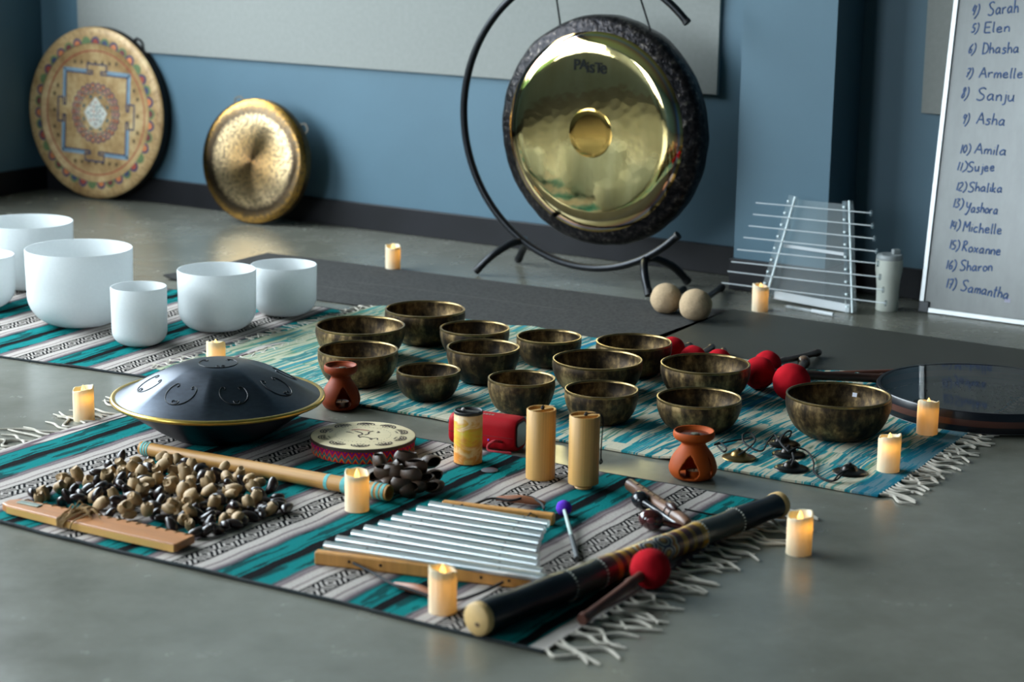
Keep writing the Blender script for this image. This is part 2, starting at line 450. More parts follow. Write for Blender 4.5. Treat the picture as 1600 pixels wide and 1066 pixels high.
# rear left blanket (under the white bowls), front blanket, turquoise blanket (under the bronze bowls)
A_ANG, B_ANG, C_ANG = math.radians(-26.3), math.radians(-31.1), math.radians(-31.0)
def uv(ang, u, v): d = Vector((math.cos(ang), math.sin(ang), 0)); return d * u + Vector((-d.y, d.x, 0)) * v
rug('teal, black and white striped blanket under the white crystal bowls', uv(A_ANG, -4.78, 4.154), A_ANG, 1.74, .985, mat_serape(.93, .87), (.07, 26), (.05, 30), 11, z=.005)
rug('turquoise and cream streaked blanket under the bronze singing bowls', uv(B_ANG, -3.50, 3.956), B_ANG, 2.045, 1.01, mat_ikat(), (.055, 56), (.075, 56), 23, .010, hem=False, z=.007)
RC = Vector((.063, 3.21, 0)) - uv(C_ANG, 1.665, 0)
rug('teal, black and white striped blanket in front, carrying the chimes and shakers', RC, C_ANG, 1.665, 1.0, mat_serape(.555, .8325), (.13, 34), (.11, 40), 37)
# ------------------------------------------------------------------ gongs
M_BLACKM = plain('black_powder_coated_steel', srgb(24, 26, 30), .32, .6, var=.15)
def mat_gongface():
    t = NT('hammered_bronze_gong'); v = t.n('ShaderNodeTexVoronoi'); v.inputs['Scale'].default_value = 34; t.l(t.tc(), v.inputs['Vector'])
    x = t.xyz(); r = t.m_('SQRT', t.m_('ADD', t.m_('MULTIPLY', x[0], x[0]), t.m_('MULTIPLY', x[1], x[1])))
    nz = t.noise(18, 4, t.comb(x[0], t.m_('MULTIPLY', x[1], .18), 0.0))
    col = t.ramp(nz, [(.3, srgb(198, 176, 116)), (.7, srgb(222, 202, 144))])
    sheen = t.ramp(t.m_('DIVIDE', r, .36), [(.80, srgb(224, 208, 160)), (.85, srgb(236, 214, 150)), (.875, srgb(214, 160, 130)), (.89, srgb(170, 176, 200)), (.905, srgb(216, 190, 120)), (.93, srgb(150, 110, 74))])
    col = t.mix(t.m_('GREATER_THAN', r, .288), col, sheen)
    t.base(col, .062, 1.0)
    h = t.m_('ADD', t.m_('MULTIPLY', v.outputs[0], .5), t.m_('MULTIPLY', t.noise(14, 3), .8))
    t.bump(h, .035, .006); return t.m
def mat_gongedge():
    t = NT('dark_hammered_gong_border'); n1 = t.noise(55, 4, rough=.6); n2 = t.noise(16, 3)
    t.base(t.ramp(n1, [(.42, srgb(26, 25, 28)), (.60, srgb(54, 50, 50)), (.72, srgb(112, 104, 96))]), .30, .85)
    t.bump(t.m_('ADD', n1, n2), .8, .006); return t.m
M_GFACE, M_GEDGE = mat_gongface(), mat_gongedge()
M_GCEN = plain('polished_bronze_disc', srgb(206, 164, 88), .06, 1.0, var=.03)
M_INK = plain('black_printed_ink', srgb(8, 12, 12), .7, spec=.1)
M_CORD = plain('black_cord', srgb(20, 20, 22), .8)

g = thing('hanging_gong', 'large bronze gong with dark hammered border hanging in the round black stand', 'gong')
frame(g, E1, Vector((0, 0, 1)), NW, R(-3.312, -5.66, .495))
GR = .383
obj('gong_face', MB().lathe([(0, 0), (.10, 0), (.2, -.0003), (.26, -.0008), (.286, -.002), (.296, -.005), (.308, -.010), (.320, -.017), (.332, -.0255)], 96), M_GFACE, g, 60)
fr_ = lambda a, r, z: 1 + .010 * pnoise(Vector((math.cos(a) * 7, math.sin(a) * 7, r * 30)))
obj('gong_border', MB().lathe([(.331, -.0250), (.343, -.030), (.354, -.0355), (.364, -.040), (.374, -.046), (.381, -.056), (.384, -.075), (.384, -.105), (.374, -.112), (.36, -.108)], 128, fr=fr_), M_GEDGE, g, 60)
obj('polished_centre', MB().lathe([(0, .0012), (.060, .0011), (.078, .0007), (.0815, 0)], 64), M_GCEN, g)
def letter(ch, size, bold, name, mat, parent, loc, ext=.0004):
    cu = bpy.data.curves.new(name, 'FONT'); cu.body = ch; cu.size = size; cu.offset = bold; cu.extrude = ext
    o = bpy.data.objects.new(name, cu); COL.objects.link(o)
    dg = bpy.context.evaluated_depsgraph_get(); me = bpy.data.meshes.new_from_object(o.evaluated_get(dg))
    bpy.data.objects.remove(o); bpy.data.curves.remove(cu)
    me.materials.clear(); me.materials.append(mat)
    q = bpy.data.objects.new(name, me); COL.objects.link(q); q.parent = parent; q.location = loc
    return q
xx = -.070
for ch, dy, sz, adv in (('P', .002, .050, .0235), ('A', .0055, .046, .0255), ('i', -.0035, .050, .011), ('s', -.004, .058, .0215), ('T', -.002, .046, .0185), ('e', -.004, .058, .02)):
    letter(ch, sz, .0012, 'logo_letter', M_INK, g, (xx, .203 + dy, .0012)); xx += adv
for sx in (-.172, .172):
    obj('hanging_cord', MB().tube([(sx * 1.02, math.sqrt(.372 ** 2 - sx * sx) - .01, -.078), (sx * .99, math.sqrt(.386 ** 2 - sx * sx) + .004, -.075), (sx * .93, .44, -.03), (sx * .86, .5405 - (.488 - math.sqrt(.488 ** 2 - (sx * .86) ** 2)) - .01, .035)], .0032, 8), M_CORD, g)

s = thing('gong_stand', 'round black steel gong stand with curved feet, open on its right', 'gong stand')
frame(s, E1, Vector((0, 0, 1)), NW, R(-3.30, -5.62, 0))
pts = [(.488 * math.cos(math.radians(a)), .541 + .488 * math.sin(math.radians(a)), 0) for a in [43.8 + (314.8 - 43.8) * i / 90 for i in range(91)]]
obj('ring_tube', MB().tube(pts, .0125, 12), M_BLACKM, s)
M_CAP = plain('black_rubber_cap', srgb(14, 14, 16), .6)
for ai in (0, 1):
    a, b = (Vector(pts[0]), Vector(pts[1])) if ai == 0 else (Vector(pts[-1]), Vector(pts[-2]))
    d = (a - b).normalized(); obj('end_cap', MB().tube([a - d * .004, a + d * .006], .0138, 12), M_CAP, s)
for bx, tx in ((-.365, -.25), (.305, .235)):
    tz = .541 - math.sqrt(.488 ** 2 - tx * tx) - .008
    path = cr([(bx, .012, .105), (bx + (tx - bx) * .45, tz * .62, .078), (bx + (tx - bx) * .85, tz * .95, .035), (tx, tz, 0), (bx + (tx - bx) * .85, tz * .95, -.05), (bx + (tx - bx) * .45, tz * .62, -.12), (bx, .012, -.165)], 6)
    ft = obj('foot', MB().tube(path, .013, 10), M_BLACKM, s)
    for e, d in ((path[0], (path[0] - path[1]).normalized()), (path[-1], (path[-1] - path[-2]).normalized())):
        obj('foot_cap', MB().tube([e - d * .02, e], .0142, 10), M_CAP, ft)

# painted gong leaning in the corner
def mat_aged(name, lo, mid, hi, metal, rough, radial=False):
    t = NT(name); n1 = t.noise(7, 4, rough=.6); n2 = t.noise(60, 3)
    v = t.m_('ADD', t.m_('MULTIPLY', n1, .75), t.m_('MULTIPLY', n2, .25))
    t.base(t.ramp(v, [(.33, lo), (.5, mid), (.66, hi)]), rough, metal); t.bump(n2, .12, .002); return t.m
M_MAND = mat_aged('antique_painted_bronze', srgb(132, 98, 60), srgb(176, 144, 98), srgb(204, 178, 132), .15, .42)
M_DKRIM = plain('dark_gong_rim', srgb(30, 27, 25), .5, .5)
PAL = {n: plain('paint_' + n, srgb(*c), .5, var=.15) for n, c in dict(blue=(118, 142, 158), navy=(52, 58, 86), red=(150, 62, 44), orange=(190, 110, 62), teal=(44, 96, 104), green=(92, 112, 70), white=(200, 200, 190), pink=(186, 128, 104), brown=(92, 74, 46), maroon=(104, 40, 44)).items()}
def lean_frame(o, ang, lean, loc):
    x = Vector((math.cos(ang), math.sin(ang), 0)); n = Vector((math.sin(ang), -math.cos(ang), 0)); c, s_ = math.cos(lean), math.sin(lean)
    z = n * c + Vector((0, 0, 1)) * s_; y = Vector((0, 0, 1)) * c - n * s_
    return frame(o, x, y, z, loc)
g = thing('painted_gong', 'big round gong painted with a square mandala, leaning in the wall corner', 'gong')
b0 = P(147, 312); ang = math.radians(-28); lean = math.radians(2.6); D = .70
yv = Vector((0, 0, 1)) * math.cos(lean) - Vector((math.sin(ang), -math.cos(ang), 0)) * math.sin(lean)
lean_frame(g, ang, lean, b0 + yv * (D / 2) + Vector((0, 0, .006)))
obj('gong_face', MB().lathe([(0, -.012), (.10, -.012), (.2, -.012), (.245, -.0115), (.26, -.008), (.275, -.004), (.30, 0), (.33, -.001), (.345, -.005), (.35, -.010)], 96), M_MAND, g, 60)
obj('gong_rim', MB().lathe([(.3499, -.009), (.351, -.014), (.351, -.062), (.345, -.066), (.33, -.064)], 96), M_DKRIM, g)
zf = -.0112
def ringstrip(r, wid, z, n=96, a0=0, a1=2 * PI): return MB().strip([(r * math.cos(a0 + (a1 - a0) * i / n), r * math.sin(a0 + (a1 - a0) * i / n)) for i in range(n + 1)], wid, z)
obj('painted_ring', ringstrip(.2535, .005, -.0088), PAL['red'], g)
cols = ['maroon', 'orange', 'navy', 'red', 'green', 'orange']
def petal(mb, r, a, wdt, hgt, z, k=8):
    pts = []
    for i in range(k + 1):
        t = PI * i / k; x_ = math.cos(t) * wdt / 2; y_ = math.sin(t) * hgt
        rr = r + y_; aa = a + x_ / r; pts.append((rr * math.cos(aa), rr * math.sin(aa), z))
    return mb.add(pts, [tuple(range(len(pts)))])
for i in range(38):
    a = 2 * PI * (i + .3) / 38
    o = obj('painted_petal', petal(MB(), .284, a, .046, .028, .0006), PAL['navy' if i % 2 else 'green'], g, 0)
    obj('petal_heart', petal(MB(), .2845, a, .030, .018, .0011), PAL[cols[i % 6]], o, 0)
for rr, n_, h in ((.118, 26, .014), (.102, 24, .013), (.088, 20, .010)):
    for i in range(n_):
        a = 2 * PI * i / n_
        o = obj('painted_petal', petal(MB(), rr - h / 2, a, 2 * PI * rr / n_ * .95, h, zf), PAL['navy' if rr > .1 else 'teal'], g, 0)
        obj('petal_heart', petal(MB(), rr - h / 2, a, 2 * PI * rr / n_ * .62, h * .62, zf + .0004), PAL['orange' if i % 2 else 'pink'], o, 0)
H_, G_ = .158, .198
gate = []
for q in range(4):
    c_, s_ = math.cos(q * PI / 2), math.sin(q * PI / 2)
    for px, py in ((-H_, H_), (-.022, H_), (-.022, H_ + .012), (-.05, H_ + .012), (-.05, G_), (.05, G_), (.05, H_ + .012), (.022, H_ + .012), (.022, H_)):
        gate.append((px * c_ + py * s_, -px * s_ + py * c_))
gate.append(gate[0])
def polyl(pts, wid, z):
    mb = MB()
    for p, q in zip(pts[:-1], pts[1:]):
        d = Vector((q[0] - p[0], q[1] - p[1])).normalized() * wid / 2
        mb.strip([(p[0] - d.x, p[1] - d.y), (q[0] + d.x, q[1] + d.y)], wid, z)
    return mb
rt = math.radians(-2); rot2 = lambda L_: [(x * math.cos(rt) - y * math.sin(rt), x * math.sin(rt) + y * math.cos(rt)) for x, y in L_]
obj('painted_gate_line', polyl(rot2(gate), .0062, zf + .0003), PAL['navy'], g, 0)
k_ = (H_ + .010) / H_
for q in range(4):
    c_, s_ = math.cos(q * PI / 2), math.sin(q * PI / 2)
    for sgn in (-1, 1):
        a = [(sgn * .062, H_ + .009), (sgn * (H_ + .009), H_ + .009), ]
        a = [(px * c_ + py * s_, -px * s_ + py * c_) for px, py in a]
        obj('painted_wall_band', polyl(rot2(a), .017, zf), PAL['blue'], g, 0)
for i in range(-6, 7):
    for j in range(-6, 7):
        x_, y_ = (i + .5 * (j % 2)) * .036, j * .034
        rr = math.hypot(x_, y_)
        if rr < .236 and max(abs(x_), abs(y_)) > .186 and not (min(abs(x_), abs(y_)) < .05 and max(abs(x_), abs(y_)) < .20):
            obj('painted_dot', MB().add([(x_ + .0075 * math.cos(t * PI / 4), y_ + .0095 * math.sin(t * PI / 4), zf + .0002) for t in range(8)], [tuple(range(8))]), PAL['brown'], g, 0)
oc = [(.06 * math.cos(PI / 4 * t + PI / 8 * 0), .068 * math.sin(PI / 4 * t), zf + .0002) for t in range(8)]
obj('painted_star', MB().add([(0, .066, zf + .0002), (.045, .02, zf + .0002), (.06, 0, zf + .0002), (.03, -.05, zf + .0002), (0, -.066, zf + .0002), (-.03, -.05, zf + .0002), (-.06, 0, zf + .0002), (-.045, .02, zf + .0002)], [tuple(range(8))]), PAL['white'], g, 0)
for i in range(8):
    a = 2 * PI * i / 8 + PI / 8; c = Vector((.062 * math.cos(a), .066 * math.sin(a), zf + .0005)); 
    obj('painted_triangle', MB().add([c + Vector((.012 * math.cos(a), .012 * math.sin(a), 0)), c + Vector((-.011 * math.sin(a), .011 * math.cos(a), 0)), c - Vector((-.011 * math.sin(a), .011 * math.cos(a), 0))], [(0, 1, 2)]), PAL['teal'], g, 0)
for j, n_ in ((.044, 8), (.028, 8), (.012, 5)):
    for i in range(n_):
        a = 2 * PI * (i + .5 * (j == .028)) / n_; c = Vector((j * .85 * math.cos(a), j * math.sin(a), zf + .0005))
        obj('painted_triangle', MB().add([c + Vector((0, .006, 0)), c + Vector((-.005, -.004, 0)), c + Vector((.005, -.004, 0))], [(0, 1, 2)]), PAL[['maroon', 'teal', 'orange'][i % 3]], g, 0)
for i in range(44):
    a = 2 * PI * (i + random.random() * .5) / 44
    obj('hammer_notch', MB().strip([(.318 * math.cos(a), .318 * math.sin(a)), (.343 * math.cos(a + .03), .343 * math.sin(a + .03))], .0018, .0006), PAL['brown'], g, 0)
obj('rope_loop', MB().tube(cr([(.175, .302, -.04), (.195, .312, -.035), (.218, .296, -.035), (.222, .270, -.04)], 6), .004, 8), M_CORD, g)

# small golden gong
def mat_gold():
    t = NT('lathed_golden_gong'); x = t.xyz()
    r = t.m_('SQRT', t.m_('ADD', t.m_('MULTIPLY', x[0], x[0]), t.m_('MULTIPLY', x[1], x[1])))
    th = t.m_('ARCTAN2', x[1], x[0])
    rad = t.noise(1.0, 4, t.comb(t.m_('MULTIPLY', t.m_('COSINE', th), 18), t.m_('MULTIPLY', t.m_('SINE', th), 18), t.m_('MULTIPLY', r, 22)), .6)
    fn = t.noise(90, 3)
    rr = t.m_('ADD', t.m_('DIVIDE', r, .24), t.m_('MULTIPLY', t.m_('SUBTRACT', rad, .5), .16))
    G1, G2, DK = srgb(160, 130, 86), srgb(184, 160, 122), srgb(58, 48, 38)
    col = t.ramp(rr, [(.0, srgb(120, 88, 54)), (.35, G1), (.62, G2), (.70, G2), (.78, DK), (.87, srgb(92, 74, 50)), (.93, srgb(168, 128, 66)), (1, srgb(176, 134, 66))])
    col = t.mix(t.m_('MULTIPLY', t.m_('LESS_THAN', fn, .47), .6), col, srgb(78, 68, 56))
    t.base(col, .24, 1.0); t.p.inputs['Anisotropic'].default_value = .92
    tg = t.n('ShaderNodeTangent', direction_type='RADIAL', axis='Z'); t.l(tg.outputs[0], t.p.inputs['Tangent'])
    t.bump(fn, .06, .002); return t.m
g = thing('golden_gong', 'small golden gong with bow-tie shine leaning on the black skirting', 'gong')
b0 = P(388, 352); ang = math.radians(-26.5); lean = math.radians(6); D = .476
yv = Vector((0, 0, 1)) * math.cos(lean) - Vector((math.sin(ang), -math.cos(ang), 0)) * math.sin(lean)
lean_frame(g, ang, lean, b0 + yv * (D / 2) + Vector((0, 0, .008)))
obj('gong_face', MB().lathe([(0, 0), (.08, -.0008), (.14, -.0022), (.17, -.004), (.19, -.0055), (.21, -.0085), (.228, -.013), (.238, -.020)], 96), mat_gold(), g, 60)
obj('gong_rim', MB().lathe([(.2378, -.0195), (.2395, -.03), (.2385, -.052), (.232, -.055), (.22, -.053)], 96), mat_aged('aged_bronze_rim', srgb(60, 46, 28), srgb(96, 76, 46), srgb(130, 100, 60), .8, .4), g)
for c in ((-.098, .222), (.198, .135)):
    c = Vector((c[0], c[1], -.045)); o_ = c.normalized(); t_ = Vector((-o_.y, o_.x, 0)).normalized()
    obj('rope_loop', MB().tube(cr([c - t_ * .02, c - t_ * .012 + o_ * .016, c + t_ * .012 + o_ * .018, c + t_ * .02], 6), .0032, 8), plain('pale_rope', srgb(120, 112, 100), .9), g)

# ------------------------------------------------------------------ whiteboard with handwriting
GL = {
 'S': [[(.55, .88), (.36, 1), (.1, .85), (.2, .58), (.46, .36), (.42, .08), (.2, -.02), (0, .08)]],
 's': [[(.34, .44), (.16, .5), (.06, .38), (.28, .2), (.18, 0), (0, .05)]],
 'a': [[(.38, .45), (.2, .5), (.03, .25), (.14, .02), (.34, .2), (.38, .48), (.38, .1), (.48, .02)]],
 'o': [[(.2, .5), (.03, .3), (.1, .03), (.3, .05), (.38, .3), (.2, .5)]],
 'r': [[(0, .5), (.03, 0)], [(.03, .3), (.15, .47), (.3, .46)]],
 'h': [[(.02, 1), (.02, 0)], [(.02, .3), (.2, .5), (.32, .35), (.35, 0)]],
 'E': [[(.45, 1), (.03, 1)], [(.03, 1), (.02, 0)], [(.02, 0), (.45, 0)], [(.02, .5), (.38, .52)]],
 'l': [[(.05, 1), (.04, .15), (.12, 0)]],
 'e': [[(.05, .25), (.34, .3), (.25, .5), (.06, .38), (.08, .08), (.25, 0), (.42, .1)]],
 'n': [[(.02, .5), (.03, 0)], [(.03, .3), (.18, .5), (.32, .38), (.34, 0)]],
 'm': [[(.02, .5), (.03, 0)], [(.03, .3), (.14, .5), (.25, .38), (.26, 0)], [(.26, .3), (.38, .5), (.48, .38), (.5, 0)]],
 'D': [[(.06, 1), (.05, 0)], [(0, 1), (.35, .9), (.5, .5), (.35, .1), (0, 0)]],
 'A': [[(0, 0), (.28, 1)], [(.28, 1), (.55, 0)], [(.08, .38), (.48, .38)]],
 'j': [[(.16, .5), (.16, -.2), (0, -.34)], [(.16, .68), (.17, .72)]],
 'u': [[(.02, .5), (.05, .1), (.2, 0), (.34, .2), (.36, .5)], [(.36, .5), (.37, .05), (.44, 0)]],
 'i': [[(.06, .5), (.06, 0)], [(.07, .7), (.08, .74)]],
 'k': [[(.03, 1), (.03, 0)], [(.32, .5), (.05, .24)], [(.05, .24), (.34, 0)]],
 'Y': [[(0, .95), (.06, .5), (.3, .45), (.46, .9)], [(.46, .9), (.36, .2), (.14, -.3), (0, -.2)]],
 'x': [[(0, .5), (.35, 0)], [(.35, .5), (0, 0)]],
 'M': [[(0, 0), (.06, 1)], [(.06, 1), (.28, .4)], [(.28, .4), (.5, 1)], [(.5, 1), (.56, 0)]],
 'c': [[(.36, .42), (.18, .5), (.03, .25), (.16, 0), (.38, .08)]],
 'R': [[(.05, 0), (.1, 1)], [(0, .85), (.2, 1), (.38, .8), (.1, .5)], [(.1, .5), (.48, 0)]],
 't': [[(.15, .95), (.13, .08), (.25, 0)], [(0, .6), (.32, .62)]],
 ')': [[(0, 1.1), (.22, .75), (.2, .2), (-.02, -.2)]],
 '0': [[(.2, .9), (.03, .5), (.18, .05), (.36, .45), (.2, .9)]],
 '1': [[(.08, .95), (.04, 0)]],
 '2': [[(.02, .8), (.2, .95), (.32, .7), (.02, .05), (.38, .02)]],
 '3': [[(.02, .9), (.28, .9), (.1, .55), (.32, .3), (.12, 0), (0, .1)]],
 '4': [[(.1, .9), (.02, .4), (.36, .42)], [(.3, .85), (.26, 0)]],
 '5': [[(.34, .95), (.08, .92), (.05, .55), (.3, .45), (.26, .08), (0, .05)]],
 '6': [[(.28, .95), (.06, .5), (.1, .05), (.32, .12), (.28, .4), (.08, .3)]],
 '7': [[(.02, .9), (.36, .9), (.14, 0)], [(.08, .45), (.36, .48)]],
 '8': [[(.3, .8), (.14, .95), (.06, .7), (.3, .3), (.16, 0), (.04, .22), (.32, .8)]],
 '9': [[(.3, .8), (.12, .9), (.06, .6), (.3, .6), (.32, .9), (.24, 0)]],
}
t = thing('whiteboard', 'tall whiteboard with a handwritten blue name list leaning against the wall', 'whiteboard')
WB0 = Vector((1.2756, 6.1257, 0)); wang = math.radians(-33.2); wlean = math.radians(8.2)
lean_frame(t, wang, wlean, WB0)
WX = Vector((math.cos(wang), math.sin(wang), 0)); WN0 = Vector((math.sin(wang), -math.cos(wang), 0))
WZ = WN0 * math.cos(wlean) + Vector((0, 0, 1)) * math.sin(wlean); WY = Vector((0, 0, 1)) * math.cos(wlean) - WN0 * math.sin(wlean)
def mat_wb():
    n = NT('whiteboard_enamel'); a = n.noise(3, 4); b = n.noise(14, 5, n.mapv((1, .35, 1)), .6)
    n.base(n.ramp(n.m_('ADD', n.m_('MULTIPLY', a, .5), n.m_('MULTIPLY', b, .5)), [(.35, srgb(104, 107, 105)), (.6, srgb(118, 121, 119))]), .22, 0, .5); return n.m
M_ALU = plain('brushed_aluminium', srgb(176, 178, 178), .35, .9, var=.05, scale=40)
WBW, WBH = 1.0, 1.12
obj('writing_surface', MB().box((WBW / 2, WBH / 2 + .004, -.008), (WBW - .02, WBH - .02, .012)), mat_wb(), t, 0)
obj('frame_rail', MB().box((.008, WBH / 2, -.006), (.016, WBH - .05, .02)), M_ALU, t, 0, .002)
obj('frame_rail', MB().box((WBW - .008, WBH / 2, -.006), (.016, WBH - .05, .02)), M_ALU, t, 0, .002)
obj('frame_rail', MB().box((WBW / 2, .009, -.006), (WBW - .05, .017, .02)), M_ALU, t, 0, .002)
obj('frame_rail', MB().box((WBW / 2, WBH - .009, -.006), (WBW - .05, .016, .02)), M_ALU, t, 0, .002)
M_GREYP = plain('grey_plastic_corner', srgb(70, 72, 76), .5)
for cx in (0, WBW - .034):
    for cy in (0, WBH - .036):
        obj('corner_piece', MB().box((cx + .017, cy + .018, -.006), (.034, .036, .024)), M_GREYP, t, 0, .004)
M_MARK = plain('blue_marker_ink', srgb(34, 66, 110), .6, var=.25, scale=60)
def wbq(x, y):
    d = ray(x, y); n = WZ; q = CPOS + d * ((WB0 - CPOS).dot(n) / d.dot(n)); r = q - WB0
    return Vector((r.dot(WX), r.dot(WY)))
def write(txt, p0, p1, cap, z=.0, rad=.0024):
    """txt along the line p0 -> p1 (board coordinates), cap = capital height"""
    adv = []; x = 0
    for ch in txt:
        g_ = GL[ch]; wd = max(q[0] for s_ in g_ for q in s_); adv.append(x); x += wd + .13
    d = (p1 - p0); k = d.length / (x - .13); d.normalize(); nrm = Vector((-d.y, d.x)); mb = MB()
    for ch, ax in zip(txt, adv):
        jy = random.uniform(-.04, .04)
        for s_ in GL[ch]:
            pts = [p0 + d * ((ax + q[0]) * k + q[1] * .10 * cap) + nrm * ((q[1] + jy) * cap) for q in s_]
            pts = cr([(q.x, q.y, .0) for q in pts], 5)
            mb.tube(pts, rad, 6, sq=(1, 1, .25))
    for i, q in enumerate(mb.v): mb.v[i] = (q[0], q[1], q[2] - .0015)
    return mb
random.seed(5)
LINES = [('4', 1517, 24, 'Sarah', 1543, 24, 1590, 20, 20), ('5', 1517, 50, 'Elen', 1537, 51, 1576, 50, 16), ('6', 1512, 83, 'Dhasha', 1534, 84, 1591, 82, 17),
 ('7', 1508, 120, 'Armelle', 1529, 121, 1597, 122, 16), ('8', 1501, 153, 'Sanju', 1525, 157, 1584, 158, 19), ('9', 1502, 193, 'Asha', 1525, 194, 1569, 197, 18),
 ('10', 1500, 239, 'Amila', 1522, 239, 1571, 243, 16), ('11', 1495, 266, 'Sujee', 1511, 268, 1553, 267, 15), ('12', 1494, 297, 'Shalika', 1512, 299, 1565, 301, 15),
 ('13', 1489, 324, 'Yashora', 1508, 331, 1558, 335, 16), ('14', 1484, 358, 'Michelle', 1504, 362, 1564, 366, 16), ('15', 1483, 389, 'Roxanne', 1502, 392, 1562, 399, 16),
 ('16', 1478, 420, 'Sharon', 1499, 423, 1549, 424, 16), ('17', 1478, 450, 'Samantha', 1500, 454, 1574, 468, 17)]
for num, nx_, ny_, nm, ax_, ay_, bx_, by_, cap in LINES:
    p, q = wbq(ax_, ay_), wbq(bx_, by_); cw = cap / 505.0
    a = wbq(nx_, ny_); b = wbq(nx_ + (9 if len(num) == 1 else 14), ny_ + 1.5)
    mb = write(nm, p, q, cw); m2 = write(num + ')', a, b, cw * .92)
    obj('handwritten_name', mb, M_MARK, t, 60); obj('handwritten_number', m2, M_MARK, t, 60)
obj('eraser_smudge', MB().box((.28, .07, -.0019), (.018, .012, .0006)), plain('faint_marker_smudge', srgb(150, 148, 168), .5), t, 0)
# ------------------------------------------------------------------ clear crystal harp, tumbler, pale mallets
def mat_acrylic(name, tint, opac, rough=.05):
    t = NT(name); tr = t.n('ShaderNodeBsdfTransparent'); gl = t.n('ShaderNodeBsdfGlossy'); df = t.n('ShaderNodeBsdfDiffuse')
    gl.inputs['Roughness'].default_value = rough; gl.inputs[0].default_value = (1, 1, 1, 1); df.inputs[0].default_value = tint; tr.inputs[0].default_value = (.93, .95, .95, 1)
    lw = t.n('ShaderNodeLayerWeight'); lw.inputs[0].default_value = .12
    m1 = t.n('ShaderNodeMixShader'); m2 = t.n('ShaderNodeMixShader')
    nz = t.noise(40, 2)
    m1.inputs[0].default_value = opac; t.l(tr.outputs[0], m1.inputs[1]); t.l(df.outputs[0], m1.inputs[2])
    t.l(t.m_('MULTIPLY', lw.outputs['Fresnel'], t.m_('ADD', .7, t.m_('MULTIPLY', nz, .4))), m2.inputs[0]); t.l(m1.outputs[0], m2.inputs[1]); t.l(gl.outputs[0], m2.inputs[2])
    t.l(m2.outputs[0], t.out.inputs[0]); t.t.nodes.remove(t.p); return t.m
M_ACR = mat_acrylic('clear_acrylic', (.8, .88, .9, 1), .09)
M_ACRE = mat_acrylic('frosted_acrylic_edge', (.82, .92, .93, 1), .85, .2)
M_ROD = mat_acrylic('clear_quartz_rod', (.9, .95, .97, 1), .34, .03)
M_FROSTP = mat_acrylic('frosted_acrylic_bar', (.75, .78, .80, 1), .72, .3)
hang, hlean = math.radians(-33), math.radians(10)
h0 = P(1327, 491)
t = thing('crystal_harp', 'clear acrylic harp frame with horizontal quartz rods standing before the pillar', 'crystal harp')
lean_frame(t, hang, hlean, h0)
HX = Vector((math.cos(hang), math.sin(hang), 0)); HN0 = Vector((math.sin(hang), -math.cos(hang), 0))
HZ = HN0 * math.cos(hlean) + Vector((0, 0, 1)) * math.sin(hlean); HY = Vector((0, 0, 1)) * math.cos(hlean) - HN0 * math.sin(hlean)
def hq(x, y, dz=0.0):
    d = ray(x, y); q = CPOS + d * ((h0 + HZ * dz - CPOS).dot(HZ) / d.dot(HZ)); r = q - h0
    return Vector((r.dot(HX), r.dot(HY), dz))
lb, lt, rb_, rtp = hq(1190, 474), hq(1238, 306), hq(1327, 488), hq(1322, 314)
lb.y = max(lb.y, .004); rb_.y = .004
for a, b in ((lb, lt), (rb_, rtp)):
    mb = MB(); d = (b - a).normalized(); n = Vector((-d.y, d.x, 0)) * -1
    W2 = .013
    poly = [a - n * W2, a + n * W2, b + n * W2, b - n * W2]
    mb.prism([(q.x, q.y) for q in poly], -.028, 0.0)
    rl = obj('frame_rail', mb, M_ACR, t, 0)
    obj('polished_edge', MB().tube([a + n * .011 + Vector((0, 0, .001)), b + n * .011 + Vector((0, 0, .001))], .0042, 6), M_ACRE, rl)
    for i in range(9):
        q = a + (b - a) * ((i + .5) / 9) - n * .006
        obj('rod_clip', MB().tube([q + Vector((0, 0, .0)), q + Vector((0, 0, .009))], .0035, 8), M_ACRE, rl)
poly = [lb + Vector((.02, .02, 0)), rb_ + Vector((-.02, .02, 0)), rtp - Vector((.01, .01, 0)), lt + Vector((.01, -.01, 0))]
obj('back_plate', MB().prism([(q.x, q.y) for q in poly], -.022, -.018), M_ACR, t, 0)
a, b = hq(1207, 461), hq(1325, 483)
obj('base_bar', MB().prism([(a.x, a.y - .012), (b.x, b.y - .012), (b.x, b.y + .014), (a.x, a.y + .014)], -.017, -.010), M_FROSTP, t, 0, .002)
a, b = hq(1222, 383), hq(1318, 397)
obj('cross_bar', MB().prism([(a.x, a.y - .006), (b.x, b.y - .006), (b.x, b.y + .004), (a.x, a.y + .004)], -.017, -.010), M_FROSTP, t, 0)
for (x0, y0), (x1, y1) in zip([(1181, 317), (1177, 335), (1170, 353), (1162, 371), (1152, 390), (1143, 409), (1137, 424), (1128, 442)], [(1361, 333), (1363, 353), (1366, 373), (1370, 393), (1372, 412), (1375, 433), (1380, 453), (1384, 474)]):
    a, b = hq(x0, y0, .012), hq(x1, y1, .012)
    rd = obj('quartz_rod', MB().tube([a, b], .0022, 10), M_ROD, t)
    d = (b - a).normalized(); obj('rod_collar', MB().tube([b - d * .002, b + d * .002], .0095, 16), M_ACR, rd)
a, b = P(1229, 479, .006), P(1302, 492, .006)
w_ = thing('clear_wand', 'short clear acrylic mallet wand lying on the floor before the crystal harp', 'wand', (a.x, a.y, 0), math.atan2(b.y - a.y, b.x - a.x)); L_ = (b - a).length
obj('thin_stem', MB().tube([(0, 0, .0065), (L_ * .55, 0, .0065)], .0045, 10), M_ROD, w_)
obj('frosted_grip', MB().tube([(L_ * .55, 0, .0065), (L_, 0, .0065)], .0064, 12), M_FROSTP, w_)

